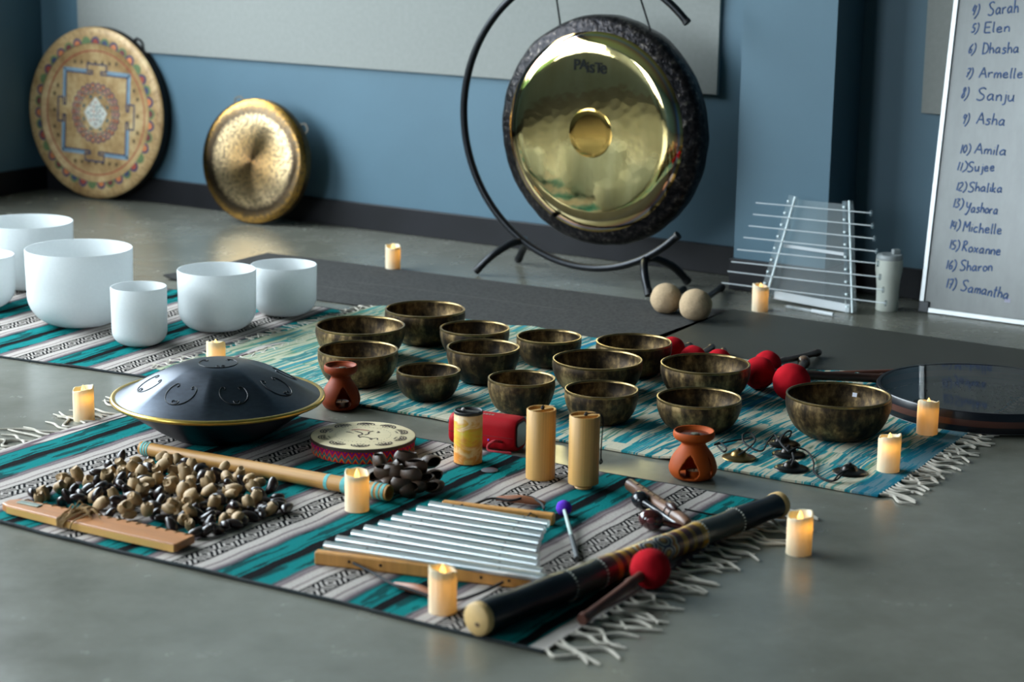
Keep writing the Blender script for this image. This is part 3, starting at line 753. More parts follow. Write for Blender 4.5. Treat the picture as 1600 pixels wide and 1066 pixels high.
M_TUMB = plain('matt_cream_steel', srgb(218, 219, 208), .4, var=.03)
M_TLID = plain('grey_plastic_lid', srgb(168, 172, 172), .4, var=.04)
q = P(1385, 488) + Vector((.0075, .038, 0))
t = thing('travel_tumbler', 'tall cream travel tumbler with grey flip lid beside the crystal harp', 'tumbler', q, .3)
obj('cup_body', MB().lathe([(0, 0), (.033, 0), (.0348, .003), (.0345, .03), (.0355, .075), (.0385, .105), (.0415, .125), (.042, .15), (.0415, .162), (.038, .164), (0, .164)], 40), M_TUMB, t)
ld = obj('lid', MB().lathe([(.0405, .162), (.0415, .166), (.0405, .174), (.037, .178), (.02, .179), (0, .179)], 40), M_TLID, t)
obj('flip_tab', MB().box((.021, 0, .185), (.026, .018, .017)), M_TLID, ld, 0, .004)
obj('spout', MB().box((-.026, 0, .178), (.012, .022, .006)), M_TLID, ld, 0, .002)

M_FLUFF = plain('cream_fleece', srgb(178, 154, 124), 1.0, var=.1, scale=160, bump=.6, spec=.05)
M_WOODD = plain('dark_turned_wood', srgb(52, 32, 24), .4, var=.4, scale=12, stretch=(1, 1, 8))
M_HBLK = plain('black_grip', srgb(22, 22, 22), .5)
def mallet(name, label, cat, c, end, r, ballmat, stickmat, sr=.009, seed=1, grip=None, pommel=0, squash=.96, dimple=0, group=None, tipmat=None):
    c, end = Vector(c), Vector(end); base = Vector((c.x, c.y, 0))
    t = thing(name, label, cat, base, 0, group)
    d = (end - c).normalized(); rot = d.to_track_quat('Z', 'Y').to_matrix()
    fn = lambda q: (1 + .035 * pnoise(q * 2.2 + Vector((seed * 7, 0, 0)))) * (1 - dimple * math.exp(-((q.x * q.x + (q.z + .0) ** 2 + (q.y + 1) ** 2)) * 9))
    obj('mallet_head', MB().ell((0, 0, c.z), (r, r, r * squash), 36, 24, rot=rot, fn=fn), ballmat, t)
    a = c - base; b = end - base
    pts = [a + (b - a) * k for k in (0, .25, .3, .35, .5, .8, .93, .95, 1)]
    obj('handle', MB().tube(pts, [sr, sr, sr * 1.2, sr, sr * .95, sr * .95, sr, sr * 1.22, sr * 1.1], 12), stickmat, t)
    if pommel: obj('pommel', MB().ell(b, (pommel,) * 3, 16, 10), tipmat or stickmat, t)
    return t
r = .049
mallet('gong_mallet', 'pale fleece gong mallet head, left of the two by the stand foot', 'mallet', P(1041, 467, r), P(1068, 452, .012), r, M_FLUFF, M_HBLK, .011, 2, dimple=.18)
mallet('gong_mallet', 'pale fleece gong mallet, right of the two, handle pointing to the pillar', 'mallet', P(1087, 477, r + .004), P(1128, 449, .014), r * 1.03, M_FLUFF, M_HBLK, .011, 3, dimple=.18)

# ------------------------------------------------------------------ white crystal bowls
def mat_quartz():
    t = NT('frosted_white_quartz'); t.t.nodes.remove(t.p)
    df = t.n('ShaderNodeBsdfDiffuse'); tl = t.n('ShaderNodeBsdfTranslucent'); gl = t.n('ShaderNodeBsdfGlossy')
    nz = t.noise(120, 3); c = t.ramp(nz, [(.3, (.825, .85, .85, 1)), (.7, (.85, .875, .875, 1))])
    for n_ in (df, tl): t.l(c, n_.inputs[0])
    gl.inputs['Roughness'].default_value = .42
    m1 = t.n('ShaderNodeMixShader'); m1.inputs[0].default_value = .38; t.l(df.outputs[0], m1.inputs[1]); t.l(tl.outputs[0], m1.inputs[2])
    lw = t.n('ShaderNodeLayerWeight'); lw.inputs[0].default_value = .25
    m2 = t.n('ShaderNodeMixShader'); t.l(t.m_('MULTIPLY', lw.outputs['Fresnel'], .5), m2.inputs[0]); t.l(m1.outputs[0], m2.inputs[1]); t.l(gl.outputs[0], m2.inputs[2])
    t.l(m2.outputs[0], t.out.inputs[0]); return t.m
M_QZ = mat_quartz()
def crystal(label, x, y, r, h, z=.006, rc=.55):
    t = thing('crystal_bowl', label, 'crystal bowl', (x, y, z), 0, 'white crystal singing bowls')
    rb, th = r * .45, .0045; c = min(rc * r, h * .45); pr = [(0, 0), (rb * .6, 0), (r - c + .004, 0.0015)]
    for i in range(1, 11):
        a = PI / 2 * i / 10; pr.append((r * .985 - c + c * math.sin(a), c * .95 * (1 - math.cos(a))))
    pr += [(r * .99, h * .62), (r, h - .002), (r - th * .3, h), (r - th * .8, h - .0005), (r - th, h - .003)]
    ip = [(r * .985 - th, h * .62)]
    for i in range(10, 0, -1):
        a = PI / 2 * i / 10; ip.append((r * .985 - th - c + c * math.sin(a), th + c * .95 * (1 - math.cos(a))))
    pr += ip + [(r - c, th), (0, th)]
    obj('bowl_shell', MB().lathe(pr, 72), M_QZ, t, 50)
    return t
crystal('largest rear white crystal bowl at the left edge, behind the big bowl', -1.562, 6.291, .1495, .212)
crystal('white crystal bowl cut off by the left picture edge, before the rear one', -1.634, 5.962, .113, .162)
crystal('big white crystal bowl at the near left corner of the striped blanket', -1.275, 5.751, .1563, .2267, rc=.62)
crystal('smallest narrow white crystal bowl, nearest on the striped blanket', -1.053, 5.492, .0788, .1667)
crystal('middle white crystal bowl behind the single candle and steel handpan', -.865, 5.709, .1149, .1778)
crystal('white crystal bowl at the right end, next to the charcoal mat', -.695, 5.93, .1002, .1528)

# ------------------------------------------------------------------ bronze singing bowls
def mat_bronze():
    t = NT('mottled_antique_bronze'); oi = t.n('ShaderNodeObjectInfo')
    sh = t.n('ShaderNodeVectorMath', operation='ADD'); t.l(t.tc(), sh.inputs[0])
    t.l(t.comb(t.m_('MULTIPLY', oi.outputs['Random'], 9), t.m_('MULTIPLY', oi.outputs['Random'], 5), 0.0), sh.inputs[1])
    v = sh.outputs[0]
    n1 = t.noise(26, 5, t.mapv((1, 1, .45), v), .62); n2 = t.noise(90, 3, v); n3 = t.noise(9, 2, v)
    k = t.m_('ADD', t.m_('ADD', t.m_('MULTIPLY', n1, .62), t.m_('MULTIPLY', n2, .18)), t.m_('MULTIPLY', n3, .2))
    col = t.ramp(k, [(.36, srgb(34, 27, 21)), (.46, srgb(58, 46, 33)), (.53, srgb(98, 79, 52)), (.59, srgb(142, 117, 78)), (.68, srgb(176, 148, 104))])
    t.base(col, t.m_('ADD', .36, t.m_('MULTIPLY', n1, .2)), .72)
    t.bump(t.m_('ADD', n3, t.m_('MULTIPLY', n1, .5)), .22, .004); return t.m
M_BRZ = mat_bronze()
M_BRZRIM = plain('worn_bronze_rim', srgb(134, 112, 74), .32, .9, var=.25, scale=60)
def bronze(label, x, y, r, h, z=.0075, flat=.42, seed=0):
    t = thing('singing_bowl', label, 'singing bowl', (x, y, z), seed * .7, 'bronze singing bowls')
    th = .0035; rb = r * flat; pr = [(0, 0), (rb * .7, 0), (rb, .0012)]
    n = 14; out = []
    for i in range(1, n + 1):
        s_ = i / n; a = PI / 2 * s_
        rr = rb + (r - rb) * math.sin(a) ** .80; zz = (h - .004) * (1 - math.cos(a)) ** .92
        out.append((rr, zz))
    out = [(rr * (1 - .03 * max(0, (zz / h - .8) / .2)), zz) for rr, zz in out]
    sc = r / max(q[0] for q in out); out = [(a * sc, b) for a, b in out]
    inn = [(a - th, max(b, th) + .0006) for a, b in out][::-1]
    wob = lambda a, rr, zz: 1 + .006 * pnoise(Vector((math.cos(a) * 1.5, math.sin(a) * 1.5, seed * 3.1 + zz * 12))) * (zz / h)
    obj('bowl_shell', MB().lathe(pr + out + inn + [(rb * .8, th), (0, th)], 64, fr=wob), M_BRZ, t, 50)
    er, ez = out[-1]
    obj('rim_band', MB().lathe([(er + .0003, ez - .002), (er + .0012, ez + .001), (er + .0008, ez + .0035), (er - .002, ez + .0045), (er - th - .0005, ez + .0035), (er - th - .0008, ez - .001)], 64, fr=wob), M_BRZRIM, t, 60)
    return t
BW = [('wide bronze singing bowl, leftmost at the back, behind a similar bowl', -.418, 5.351, .1233, .0950),
 ('deep bronze singing bowl farthest back, touching the charcoal mat', -.25, 5.567, .1152, .0978),
 ('bronze singing bowl mostly hidden, third in the back row from the left', -.104, 5.388, .0967, .0840),
 ('bronze singing bowl directly behind the left terracotta burner', -.402, 5.063, .1053, .0932),
 ('smallest bronze singing bowl, between the left burner and red speaker', -.212, 4.924, .0815, .0749),
 ('bronze singing bowl in the centre, just behind the smallest bowl', -.076, 5.115, .0962, .0929),
 ('bronze singing bowl at the back, left of the red mallets by three bowls', .101, 5.307, .0892, .0808),
 ('round bronze singing bowl directly behind the red speaker', .025, 4.805, .0843, .0865),
 ('wide bronze singing bowl behind the one near the bamboo chimes', .222, 5.009, .1167, .0890),
 ('bronze singing bowl right behind the two bamboo chimes', .221, 4.723, .0908, .0817),
 ('bronze singing bowl at the back whose rim touches the far red mallet', .328, 5.219, .1024, .0894),
 ('bronze singing bowl beside the paired red mallets, behind the burner bowl', .498, 4.972, .1154, .0910),
 ('bronze singing bowl directly behind the right terracotta burner', .455, 4.666, .103, .0790),
 ('largest bronze singing bowl with a small white tag inside, front right', .785, 4.627, .1266, .101)]
for i, (lb_, x, y, r, h) in enumerate(BW):
    t = bronze(lb_, x, y, r, h, seed=i + 1, flat=.42 + .06 * ((i * 37) % 5) / 5)
a = 1.05 - 14 * .7
tg = obj('price_tag', MB().box((0, 0, 0), (.0115, .0012, .010)), plain('white_paper_tag', srgb(205, 205, 215), .7), t)
tg.location = Vector((.1115 * math.cos(a), .1115 * math.sin(a), .075)); tg.rotation_euler = (-.35, 0, a - PI / 2)

# ------------------------------------------------------------------ handpan
def mat_pan():
    t = NT('blued_nitrided_steel'); n1 = t.noise(5, 4); n2 = t.noise(60, 3, t.mapv((1, 1, 3)))
    t.base(t.ramp(t.m_('ADD', t.m_('MULTIPLY', n1, .7), t.m_('MULTIPLY', n2, .3)), [(.35, srgb(36, 42, 52)), (.65, srgb(58, 66, 78))]), .34, .85)
    t.bump(n2, .02, .002); return t.m
M_PAN = mat_pan(); M_PANB = plain('dark_steel_shell', srgb(30, 34, 46), .38, .8, var=.1)
M_BRASS = plain('brass_edge', srgb(196, 164, 84), .3, .95, var=.1)
M_BLKLINE = plain('black_etched_line', srgb(10, 11, 14), .45, .3)
hp = P(341, 619, .101); PR = .2480
t = thing('handpan', 'dark blue steel handpan with brass edge and curled tone-field lines', 'handpan', (hp.x, hp.y, .006), 0)
def dome(rr, a):
    """height of the upper shell at radius fraction rr, angle a: eight soft facets"""
    k = (a * 8 / (2 * PI)) % 1.0 - .5
    fac = math.cos(k * 2 * PI / 8) / math.cos(PI / 8) * .955
    mid = math.exp(-((rr - .62) / .26) ** 2)
    e = rr * (1 + (fac - 1) * mid * .9)
    flat = .26
    if e < flat: z = 1.0 - .03 * (e / flat) ** 2
    else:
        s_ = (e - flat) / (1 - flat); z = .97 * (1 - s_) ** 1.0 * (1 + .62 * s_ * (1 - s_)) 
    return .096 + .083 * max(z, 0)
mb = MB(); n, k = 128, 26; vs = [(0, 0, dome(0, 0))]; fs = []
for i in range(1, k + 1):
    for j in range(n):
        a = 2 * PI * j / n; rr = i / k; vs.append((rr * PR * .985 * math.cos(a), rr * PR * .985 * math.sin(a), dome(rr, a)))
for j in range(n): fs.append((0, 1 + j, 1 + (j + 1) % n))
for i in range(k - 1):
    for j in range(n):
        a = 1 + i * n; fs.append((a + j, a + n + j, a + n + (j + 1) % n, a + (j + 1) % n))
mb.add(vs, fs); obj('upper_shell', mb, M_PAN, t, 70)
obj('lower_shell', MB().lathe([(0, .002), (.085, 0), (.11, .004), (.145, .024), (.185, .052), (.222, .078), (PR * .985, .094)], 96), M_PANB, t, 60)
obj('brass_rim', MB().lathe([(PR * .965, .0985), (PR * .985, .1003), (PR * 1.008, .099), (PR * 1.015, .0945), (PR * 1.007, .090), (PR * .97, .089)], 96), M_BRASS, t, 60)
def on_dome(x, y): a = math.atan2(y, x); rr = math.hypot(x, y) / (PR * .985); return Vector((x, y, dome(rr, a) + .0006))
def motif(ca, cr_, size, rot):
    c = Vector((cr_ * math.cos(ca), cr_ * math.sin(ca))); e = Vector((-math.sin(ca), math.cos(ca))); u_ = Vector((math.cos(ca), math.sin(ca)))
    def place(pts): return [on_dome(*(c + e * (x * size) + u_ * (y * size))) for x, y in pts]
    arc = [(math.cos(math.radians(a)), math.sin(math.radians(a))) for a in range(-30, 215, 12)]
    curl = lambda s_: [(s_ * (.78 - .26 * f * math.cos(f * 5.2)) - s_ * .05, -.42 - .25 * f * math.sin(f * 5.2) * 1.0 + .15) for f in [i / 10 for i in range(11)]]
    o = obj('tone_field_line', MB().tube(place(arc), .0010, 6), M_BLKLINE, t)
    ln = [arc[0]] + [(.80 + .14 * math.cos(q), -.62 + .2 * math.sin(q)) for q in [1.2, .3, -.8, -2, -3, -4]]
    obj('tone_field_curl', MB().tube(place([arc[0], (.72, -.62), (.55, -.66), (.46, -.52), (.55, -.42), (.64, -.48)]), .001, 6), M_BLKLINE, o)
    obj('tone_field_curl', MB().tube(place([arc[-1], (-.72, -.72), (-.55, -.72), (-.46, -.56), (-.55, -.45), (-.64, -.52)]), .001, 6), M_BLKLINE, o)
    for sx in (-1, 1):
        obj('tone_field_curl', MB().tube(place([(sx * .02 + .05, .98), (sx * .2 + .05, .85), (sx * .22 + .05, .68), (sx * .1 + .05, .64), (sx * .06 + .05, .74)]), .001, 6), M_BLKLINE, o)
for i in range(8):
    motif(2 * PI * i / 8 + PI / 8 - .02, .158, .036 if i % 2 else .032, 0)
motif(-PI / 2 + .25, .012, .045, 0)

# ------------------------------------------------------------------ candles
def mat_wax():
    t = NT('ivory_wax'); t.t.nodes.remove(t.p)
    df = t.n('ShaderNodeBsdfDiffuse'); tl = t.n('ShaderNodeBsdfTranslucent'); gl = t.n('ShaderNodeBsdfGlossy')
    nz = t.noise(50, 3, t.mapv((1, 1, .3))); c = t.ramp(nz, [(.3, srgb(226, 219, 190)), (.7, srgb(238, 232, 208))])
    t.l(c, df.inputs[0]); tl.inputs[0].default_value = srgb(250, 226, 170); gl.inputs['Roughness'].default_value = .4
    m1 = t.n('ShaderNodeMixShader'); m1.inputs[0].default_value = .28; t.l(df.outputs[0], m1.inputs[1]); t.l(tl.outputs[0], m1.inputs[2])
    m2 = t.n('ShaderNodeMixShader'); m2.inputs[0].default_value = .04; t.l(m1.outputs[0], m2.inputs[1]); t.l(gl.outputs[0], m2.inputs[2])
    t.l(m2.outputs[0], t.out.inputs[0]); return t.m
M_WAX = mat_wax()
def mat_flame():
    t = NT('led_flame'); x = t.xyz(); nz = t.noise(30, 1)
    t.base(srgb(255, 210, 120), .4); t.p.inputs['Emission Color'].default_value = (1.0, .62, .16, 1)
    t.p.inputs['Emission Strength'].default_value = 2.2; return t.m
M_FLAME = mat_flame()
def candle(label, q, rz, z=0.0, h=.081, seed=0):
    t = thing('pillar_candle', label, 'candle', (q[0], q[1], z), rz, 'flickering wax pillar candles')
    r = .0255; n = 56; mb = MB(); vs = []; fs = []
    top = lambda a: h + .0045 * math.sin(a + 1.1) + .0016 * math.sin(3 * a + seed) + .001 * math.sin(5 * a + 2 * seed)
    rows = [(1, 0), (1, .15), (1, .35), (1, .5), (1, .65), (1, .8), (1, .9), (1, .97), (.97, 1), (.88, 1), (.83, .985)]
    for fr_, fz in rows:
        for j in range(n):
            a = 2 * PI * j / n
            rid = .0007 * pnoise(Vector((math.cos(a) * 5.5, math.sin(a) * 5.5, seed + fz * .8))) * (1.4 if fz > .3 else .4) if fr_ == 1 else 0
            rr = r * fr_ + rid; vs.append((rr * math.cos(a), rr * math.sin(a), fz * top(a)))
    for fr_, zz in ((.78, h * .86), (.6, h * .80), (.25, h * .785)):
        for j in range(n): a = 2 * PI * j / n; vs.append((r * fr_ * math.cos(a), r * fr_ * math.sin(a), zz))
    k = len(rows) + 3
    for i in range(k - 1):
        for j in range(n): fs.append((i * n + j, i * n + (j + 1) % n, (i + 1) * n + (j + 1) % n, (i + 1) * n + j))
    vs.append((0, 0, h * .785)); L = len(vs) - 1
    for j in range(n): fs.append(((k - 1) * n + j, (k - 1) * n + (j + 1) % n, L))
    vs.append((0, 0, 0)); L = len(vs) - 1
    for j in range(n): fs.append(((j + 1) % n, j, L))
    mb.add(vs, fs); obj('wax_body', mb, M_WAX, t, 70)
    obj('flame', MB().lathe([(0, h * .77), (.004, h * .82), (.0058, h * .90), (.0046, h * .98), (.0018, h * 1.065), (0, h * 1.10)], 14, fr=None), M_FLAME, t, 80)
    l = bpy.data.lights.new('candle_glow', 'POINT'); l.energy = .045; l.color = (1.0, .50, .08); l.shadow_soft_size = .006
    lo = bpy.data.objects.new('candle_glow', l); COL.objects.link(lo); lo.parent = t; lo.location = (.006, -.008, h * .735)
    return t
def back(x, y, r=.0255): q = P(x, y); d = Vector((q.x, q.y, 0)).normalized(); return q + d * r
for i, (x, y, z, lb_) in enumerate([
 (131.5, 661, 0, 'glowing pillar candle on bare floor left of the handpan'),
 (614, 423, 0, 'distant glowing pillar candle on the floor behind the charcoal mat'),
 (1187, 488, 0, 'glowing pillar candle at the foot of the clear crystal harp'),
 (1447.5, 686, .0075, 'glowing pillar candle in front of the big frame drum'),
 (1387, 745, .0075, 'glowing pillar candle on the turquoise blanket beside the finger cymbals'),
 (1247.5, 871, 0, 'glowing pillar candle on bare floor by the end of the didgeridoo'),
 (558, 807, .0065, 'glowing pillar candle in front of the bamboo tube and seed-pod cluster'),
 (691.5, 968, .0065, 'nearest glowing pillar candle, in front of the metal bar chime'),
 (338, 586, .004, 'pillar candle half hidden behind the steel handpan')]):
    candle(lb_, back(x, y), i * 1.3, z, seed=i * 2.7)
# ------------------------------------------------------------------ terracotta burners
M_TERRA = plain('terracotta_clay', srgb(166, 72, 18), .62, var=.16, scale=14, bump=.1, spec=.2)
M_TERRA2 = plain('brown_terracotta_clay', srgb(132, 52, 16), .55, var=.16, scale=14, bump=.1, spec=.2)
M_TIN = plain('tealight_tin', srgb(150, 150, 150), .35, .9)
M_TWAX = plain('tealight_wax', srgb(150, 120, 90), .5)
M_SOOT = plain('dark_wick', srgb(22, 18, 16), .9)
M_OIL = plain('dark_oil', srgb(84, 40, 28), .08, var=.1)
def burner(label, tl_label, x, y, r, h, mat, rz, z):
    t = thing('oil_burner', label, 'oil burner', (x, y, z), rz)
    prof = cr([(.62 * r, 0, 0), (.86 * r, .05 * h, 0), (r, .17 * h, 0), (.985 * r, .30 * h, 0), (.86 * r, .46 * h, 0), (.66 * r, .60 * h, 0), (.52 * r, .70 * h, 0), (.52 * r, .755 * h, 0), (.68 * r, .80 * h, 0), (.82 * r, .845 * h, 0), (.87 * r, .90 * h, 0), (.86 * r, .96 * h, 0), (.82 * r, h, 0)], 6)
    n = 144; k = len(prof); vs = []; fs = []
    for q in prof:
        for j in range(n): a = 2 * PI * j / n; vs.append((q.x * math.cos(a), q.x * math.sin(a), q.y))
    for i in range(k - 1):
        zc = (prof[i].y + prof[i + 1].y) / 2 / h; rc = (prof[i].x + prof[i + 1].x) / 2
        for j in range(n):
            a = 2 * PI * (j + .5) / n; hole = False
            for ca, wd in ((-PI / 2, .60), (-PI / 2 + 2.05, .34), (-PI / 2 - 2.05, .34), (-PI / 2 + 1.05, .10)):
                da = abs((a - ca + PI) % (2 * PI) - PI) * rc / r
                if .06 < zc < .56:
                    s_ = (zc - .06) / .50; half = wd * (math.sin(PI * min(1, s_ * 1.6 + .22) / 2) if s_ < .45 else 1) * (1 - s_) ** .75 * 1.05
                    if da < half: hole = True
            if not hole: fs.append((i * n + j, i * n + (j + 1) % n, (i + 1) * n + (j + 1) % n, (i + 1) * n + j))
    o = obj('clay_body', MB().add(vs, fs), mat, t, 60); so = o.modifiers.new('wall', 'SOLIDIFY'); so.thickness = .004; so.offset = -1
    obj('clay_base', MB().lathe([(0, .0), (.62 * r, 0), (.80 * r, .04 * h), (.7 * r, .065 * h), (0, .065 * h)], 48), mat, t)
    obj('dish', MB().lathe([(.82 * r, h), (.74 * r, h * .975), (.62 * r, h * .91), (.3 * r, h * .89), (0, h * .89)], 48), mat, t)
    obj('oil_pool', MB().lathe([(0, h * .925), (.4 * r, h * .925), (.63 * r, h * .924)], 40), M_OIL, t)
    obj('herb_piece', MB().ell((.08 * r, -.1 * r, h * .94), (.2 * r, .15 * r, .05 * r), 10, 6, fn=lambda q: 1 + .3 * pnoise(q * 3)), plain('dried_herb', srgb(84, 84, 70), .9, var=.4, scale=120), t)
    c = thing('tealight', tl_label, 'candle', (x + .002, y - .006, z + .065 * h), 0)
    obj('tin_cup', MB().lathe([(0, .0), (.018, 0), (.0185, .013), (.0178, .013), (.0175, .009), (0, .009)], 32), M_TIN if mat is M_TERRA2 else M_TERRA, c)
    obj('wax', MB().lathe([(0, .0100), (.012, .0096), (.0174, .0102)], 24), M_TWAX, c)
    obj('wick', MB().tube([(0, 0, .0095), (.0012, 0, .017)], .001, 6), M_SOOT, c)
burner('brown terracotta oil burner between the handpan and the bronze bowls', 'tealight inside the brown burner beside the handpan', -.427, 4.835, .0485, .113, M_TERRA2, .25, 0)
burner('orange terracotta oil burner on the floor before the finger cymbals', 'tealight inside the orange burner near the finger cymbals', .408, 4.275, .0535, .110, M_TERRA, -.25, 0)

# ------------------------------------------------------------------ small printed hand drum
M_PALEW = plain('pale_birch_veneer', srgb(222, 204, 164), .5, var=.05, scale=9, stretch=(1, 12, 1))
M_BURN = plain('burnt_brown_print', srgb(50, 28, 20), .6)
def mat_braid():
    t = NT('rainbow_woven_braid'); x = t.xyz(); th = t.m_('MULTIPLY', t.m_('ARCTAN2', x[1], x[0]), 46 / (2 * PI))
    s_ = t.m_('MULTIPLY', x[2], 62)
    tri = t.m_('MULTIPLY', t.m_('PINGPONG', th, .5), 2.0)
    v = t.m_('FRACT', t.m_('ADD', t.m_('DIVIDE', x[2], .030), t.m_('MULTIPLY', tri, .42)))
    OR, RD, BL, GN, YL, PU = srgb(206, 62, 20), srgb(160, 16, 36), srgb(20, 56, 110), srgb(80, 130, 60), srgb(200, 150, 40), srgb(104, 26, 110)
    c1 = t.ramp(v, [(.0, PU), (.10, RD), (.20, OR), (.36, YL), (.42, BL), (.52, GN), (.60, BL), (.70, OR), (.84, RD), (.93, PU)], 'CONSTANT')
    t.base(c1, .85, 0, .1); t.bump(v, .4, .002); return t.m
DRX, DRY, DRR, DRH = -.341, 4.438, .1215, .036
t = thing('hand_drum', 'round pale wooden hand drum with bird print and rainbow braid side', 'drum', (DRX, DRY, .0065), .0)
obj('drum_hoop', MB().lathe([(DRR - .012, .002), (DRR - .003, 0), (DRR - .002, .004), (DRR - .002, DRH - .006), (DRR, DRH - .004)], 72), mat_braid(), t)
obj('edge_band', MB().lathe([(DRR - .001, DRH - .009), (DRR + .0008, DRH - .008), (DRR + .0008, DRH - .0015), (DRR - .001, DRH - .001)], 72), M_BURN, t)
obj('drum_top', MB().lathe([(0, DRH), (DRR - .004, DRH), (DRR, DRH - .002), (DRR, DRH - .005)], 72), M_PALEW, t, 30)
zz = DRH + .0006
for i in range(10):
    a = 2 * PI * (i + .5) / 10; c = Vector((.088 * math.cos(a), .088 * math.sin(a))); e = Vector((-math.sin(a), math.cos(a))); u_ = Vector((math.cos(a), math.sin(a)))
    pl = lambda pts: [tuple(c + e * x + u_ * y) for x, y in pts]
    mb = MB()
    for rr, wd in ((.020, .0030), (.0125, .0028), (.0055, .0045)):
        mb.strip(pl([(rr * math.cos(q), rr * math.sin(q) * .85) for q in [PI * k / 14 for k in range(-1, 16)]]), wd, zz)
    for q in range(7):
        b = PI * q / 6; mb.strip(pl([(.014 * math.cos(b), .014 * math.sin(b) * .85), (.0175 * math.cos(b), .0175 * math.sin(b) * .85)]), .002, zz)
    for q in (-1, 0, 1): mb.strip(pl([(q * .007 - .002, -.006), (q * .007, -.0105), (q * .007 + .002, -.006)]), .0022, zz)
    obj('printed_motif', mb, M_BURN, t, 0)
for i in range(40):
    a = 2 * PI * i / 40; obj('printed_dot', MB().add([(.064 * math.cos(a) + .0012 * math.cos(q), .064 * math.sin(a) + .0012 * math.sin(q), zz) for q in (0, PI / 3, 2 * PI / 3, PI, 4 * PI / 3, 5 * PI / 3)], [(0, 1, 2, 3, 4, 5)]), M_BURN, t, 0)
mb = MB()
mb.strip([tuple(q[:2]) for q in cr([(-.042, .022, 0), (-.032, .018, 0), (-.022, .008, 0)], 5)], [.001, .003, .005, .005, .005, .004, .004, .003, .002, .002, .001], zz)
mb.strip([tuple(q[:2]) for q in cr([(-.022, .030, 0), (-.008, .018, 0), (-.002, .004, 0), (-.010, -.010, 0), (-.004, -.026, 0)], 6)], .0042, zz)
mb.strip([tuple(q[:2]) for q in cr([(.022, .032, 0), (.012, .022, 0), (.012, .008, 0), (.004, -.002, 0)], 6)], .004, zz)
mb.strip([tuple(q[:2]) for q in cr([(-.004, -.016, 0), (.010, -.022, 0), (.022, -.032, 0), (.034, -.030, 0), (.036, -.042, 0)], 6)], .0032, zz)
mb.strip([(.032, .030), (.036, .022), (.030, .018)], .005, zz)
mb.strip([(.018, -.036), (.024, -.040)], .006, zz)
obj('printed_bird', mb, M_BURN, t, 0)
mb = MB(); mb.strip([tuple(q[:2]) for q in cr([(-.03, .038, 0), (-.016, .045, 0), (0, .040, 0), (.012, .034, 0)], 6)], .006, zz); obj('printed_wing', mb, plain('faded_red_print', srgb(172, 110, 92), .6), t, 0)

# ------------------------------------------------------------------ seed-pod cluster rattle
M_POD = plain('dark_brown_seed_pod', srgb(70, 51, 38), .45, var=.4, scale=22, bump=.2)
M_PODIN = plain('pod_inside', srgb(28, 20, 16), .6, var=.3)
def pod_mesh(name):
    n, k = 22, 16; vs = []; fs = []; mi = []
    def ring(lo, hi, sc, st):
        for i in range(st + 1):
            tt = lo + (hi - lo) * i / st
            for j in range(n):
                a = 2 * PI * j / n
                pinch = 1 - .22 * math.sin(tt) ** 2 if math.sin(tt) > 0 else 1
                x, y, z = math.cos(tt) * math.cos(a) * 1.0 * sc, math.cos(tt) * math.sin(a) * .62 * pinch * sc, math.sin(tt) * .95 * sc
                vs.append((x * (1 + .10 * math.sin(2 * a)), y, z))
    ring(-PI / 2 + .02, .72, 1.0, k); ring(.72, -PI / 2 + .02, .87, k)
    for i in range(2 * k + 1):
        for j in range(n):
            fs.append((i * n + j, i * n + (j + 1) % n, (i + 1) * n + (j + 1) % n, (i + 1) * n + j)); mi.append(0 if i <= k else 1)
    mb = MB(); mb.v = vs; mb.f = fs; mb.mi = mi
    return mb
pm = obj('pod_shell', pod_mesh('pod'), [M_POD, M_PODIN], None, 60).data
bpy.data.objects.remove(bpy.data.objects['pod_shell'])
pc = P(630, 760)
t = thing('seed_pod_rattle', 'cluster of dark open seed pods beside the printed hand drum', 'rattle', (pc.x, pc.y, .0065), 0)
random.seed(21)
PODS = [(593, 721, .058, .0225, 2.2, -.8), (600, 738, .043, .020, .2, -.5), (634, 718, .060, .024, .6, -.7), (672, 722, .055, .022, 1.2, .5), (650, 730, .050, .0225, .1, -.55), (616, 737, .045, .021, .3, -.7), (642, 743, .042, .023, -.1, -.6),
        (676, 745, .032, .021, 1.0, .3), (582, 748, .022, .019, 1.3, .1), (606, 756, .022, .021, 1.5, .3), (628, 757, .025, .022, .5, -.9), (651, 761, .020, .021, -.2, .8), (678, 760, .020, .021, .2, .6), (664, 752, .028, .021, .8, -.3), (594, 762, .018, .019, 1.1, 1.2), (638, 765, .016, .018, .4, -1.0), (622, 728, .05, .019, 1.9, -.3)]
for x, y, hz, s_, yaw, tilt in PODS:
    s_ *= 1.13
    q = P(x, y, hz + .006); o = obj('pod_shell', pm, None, t)
    o.location = (q.x - pc.x, q.y - pc.y, hz); o.scale = (s_, s_, s_)
    o.rotation_euler = (tilt + random.uniform(-.2, .2) + .75, random.uniform(-.25, .25), yaw - .5)
obj('binding_cord', MB().tube(cr([(-.035, .02, .02), (0, .025, .042), (.03, .02, .03)], 6), .004, 8), plain('red_cord', srgb(150, 30, 34), .8), t)

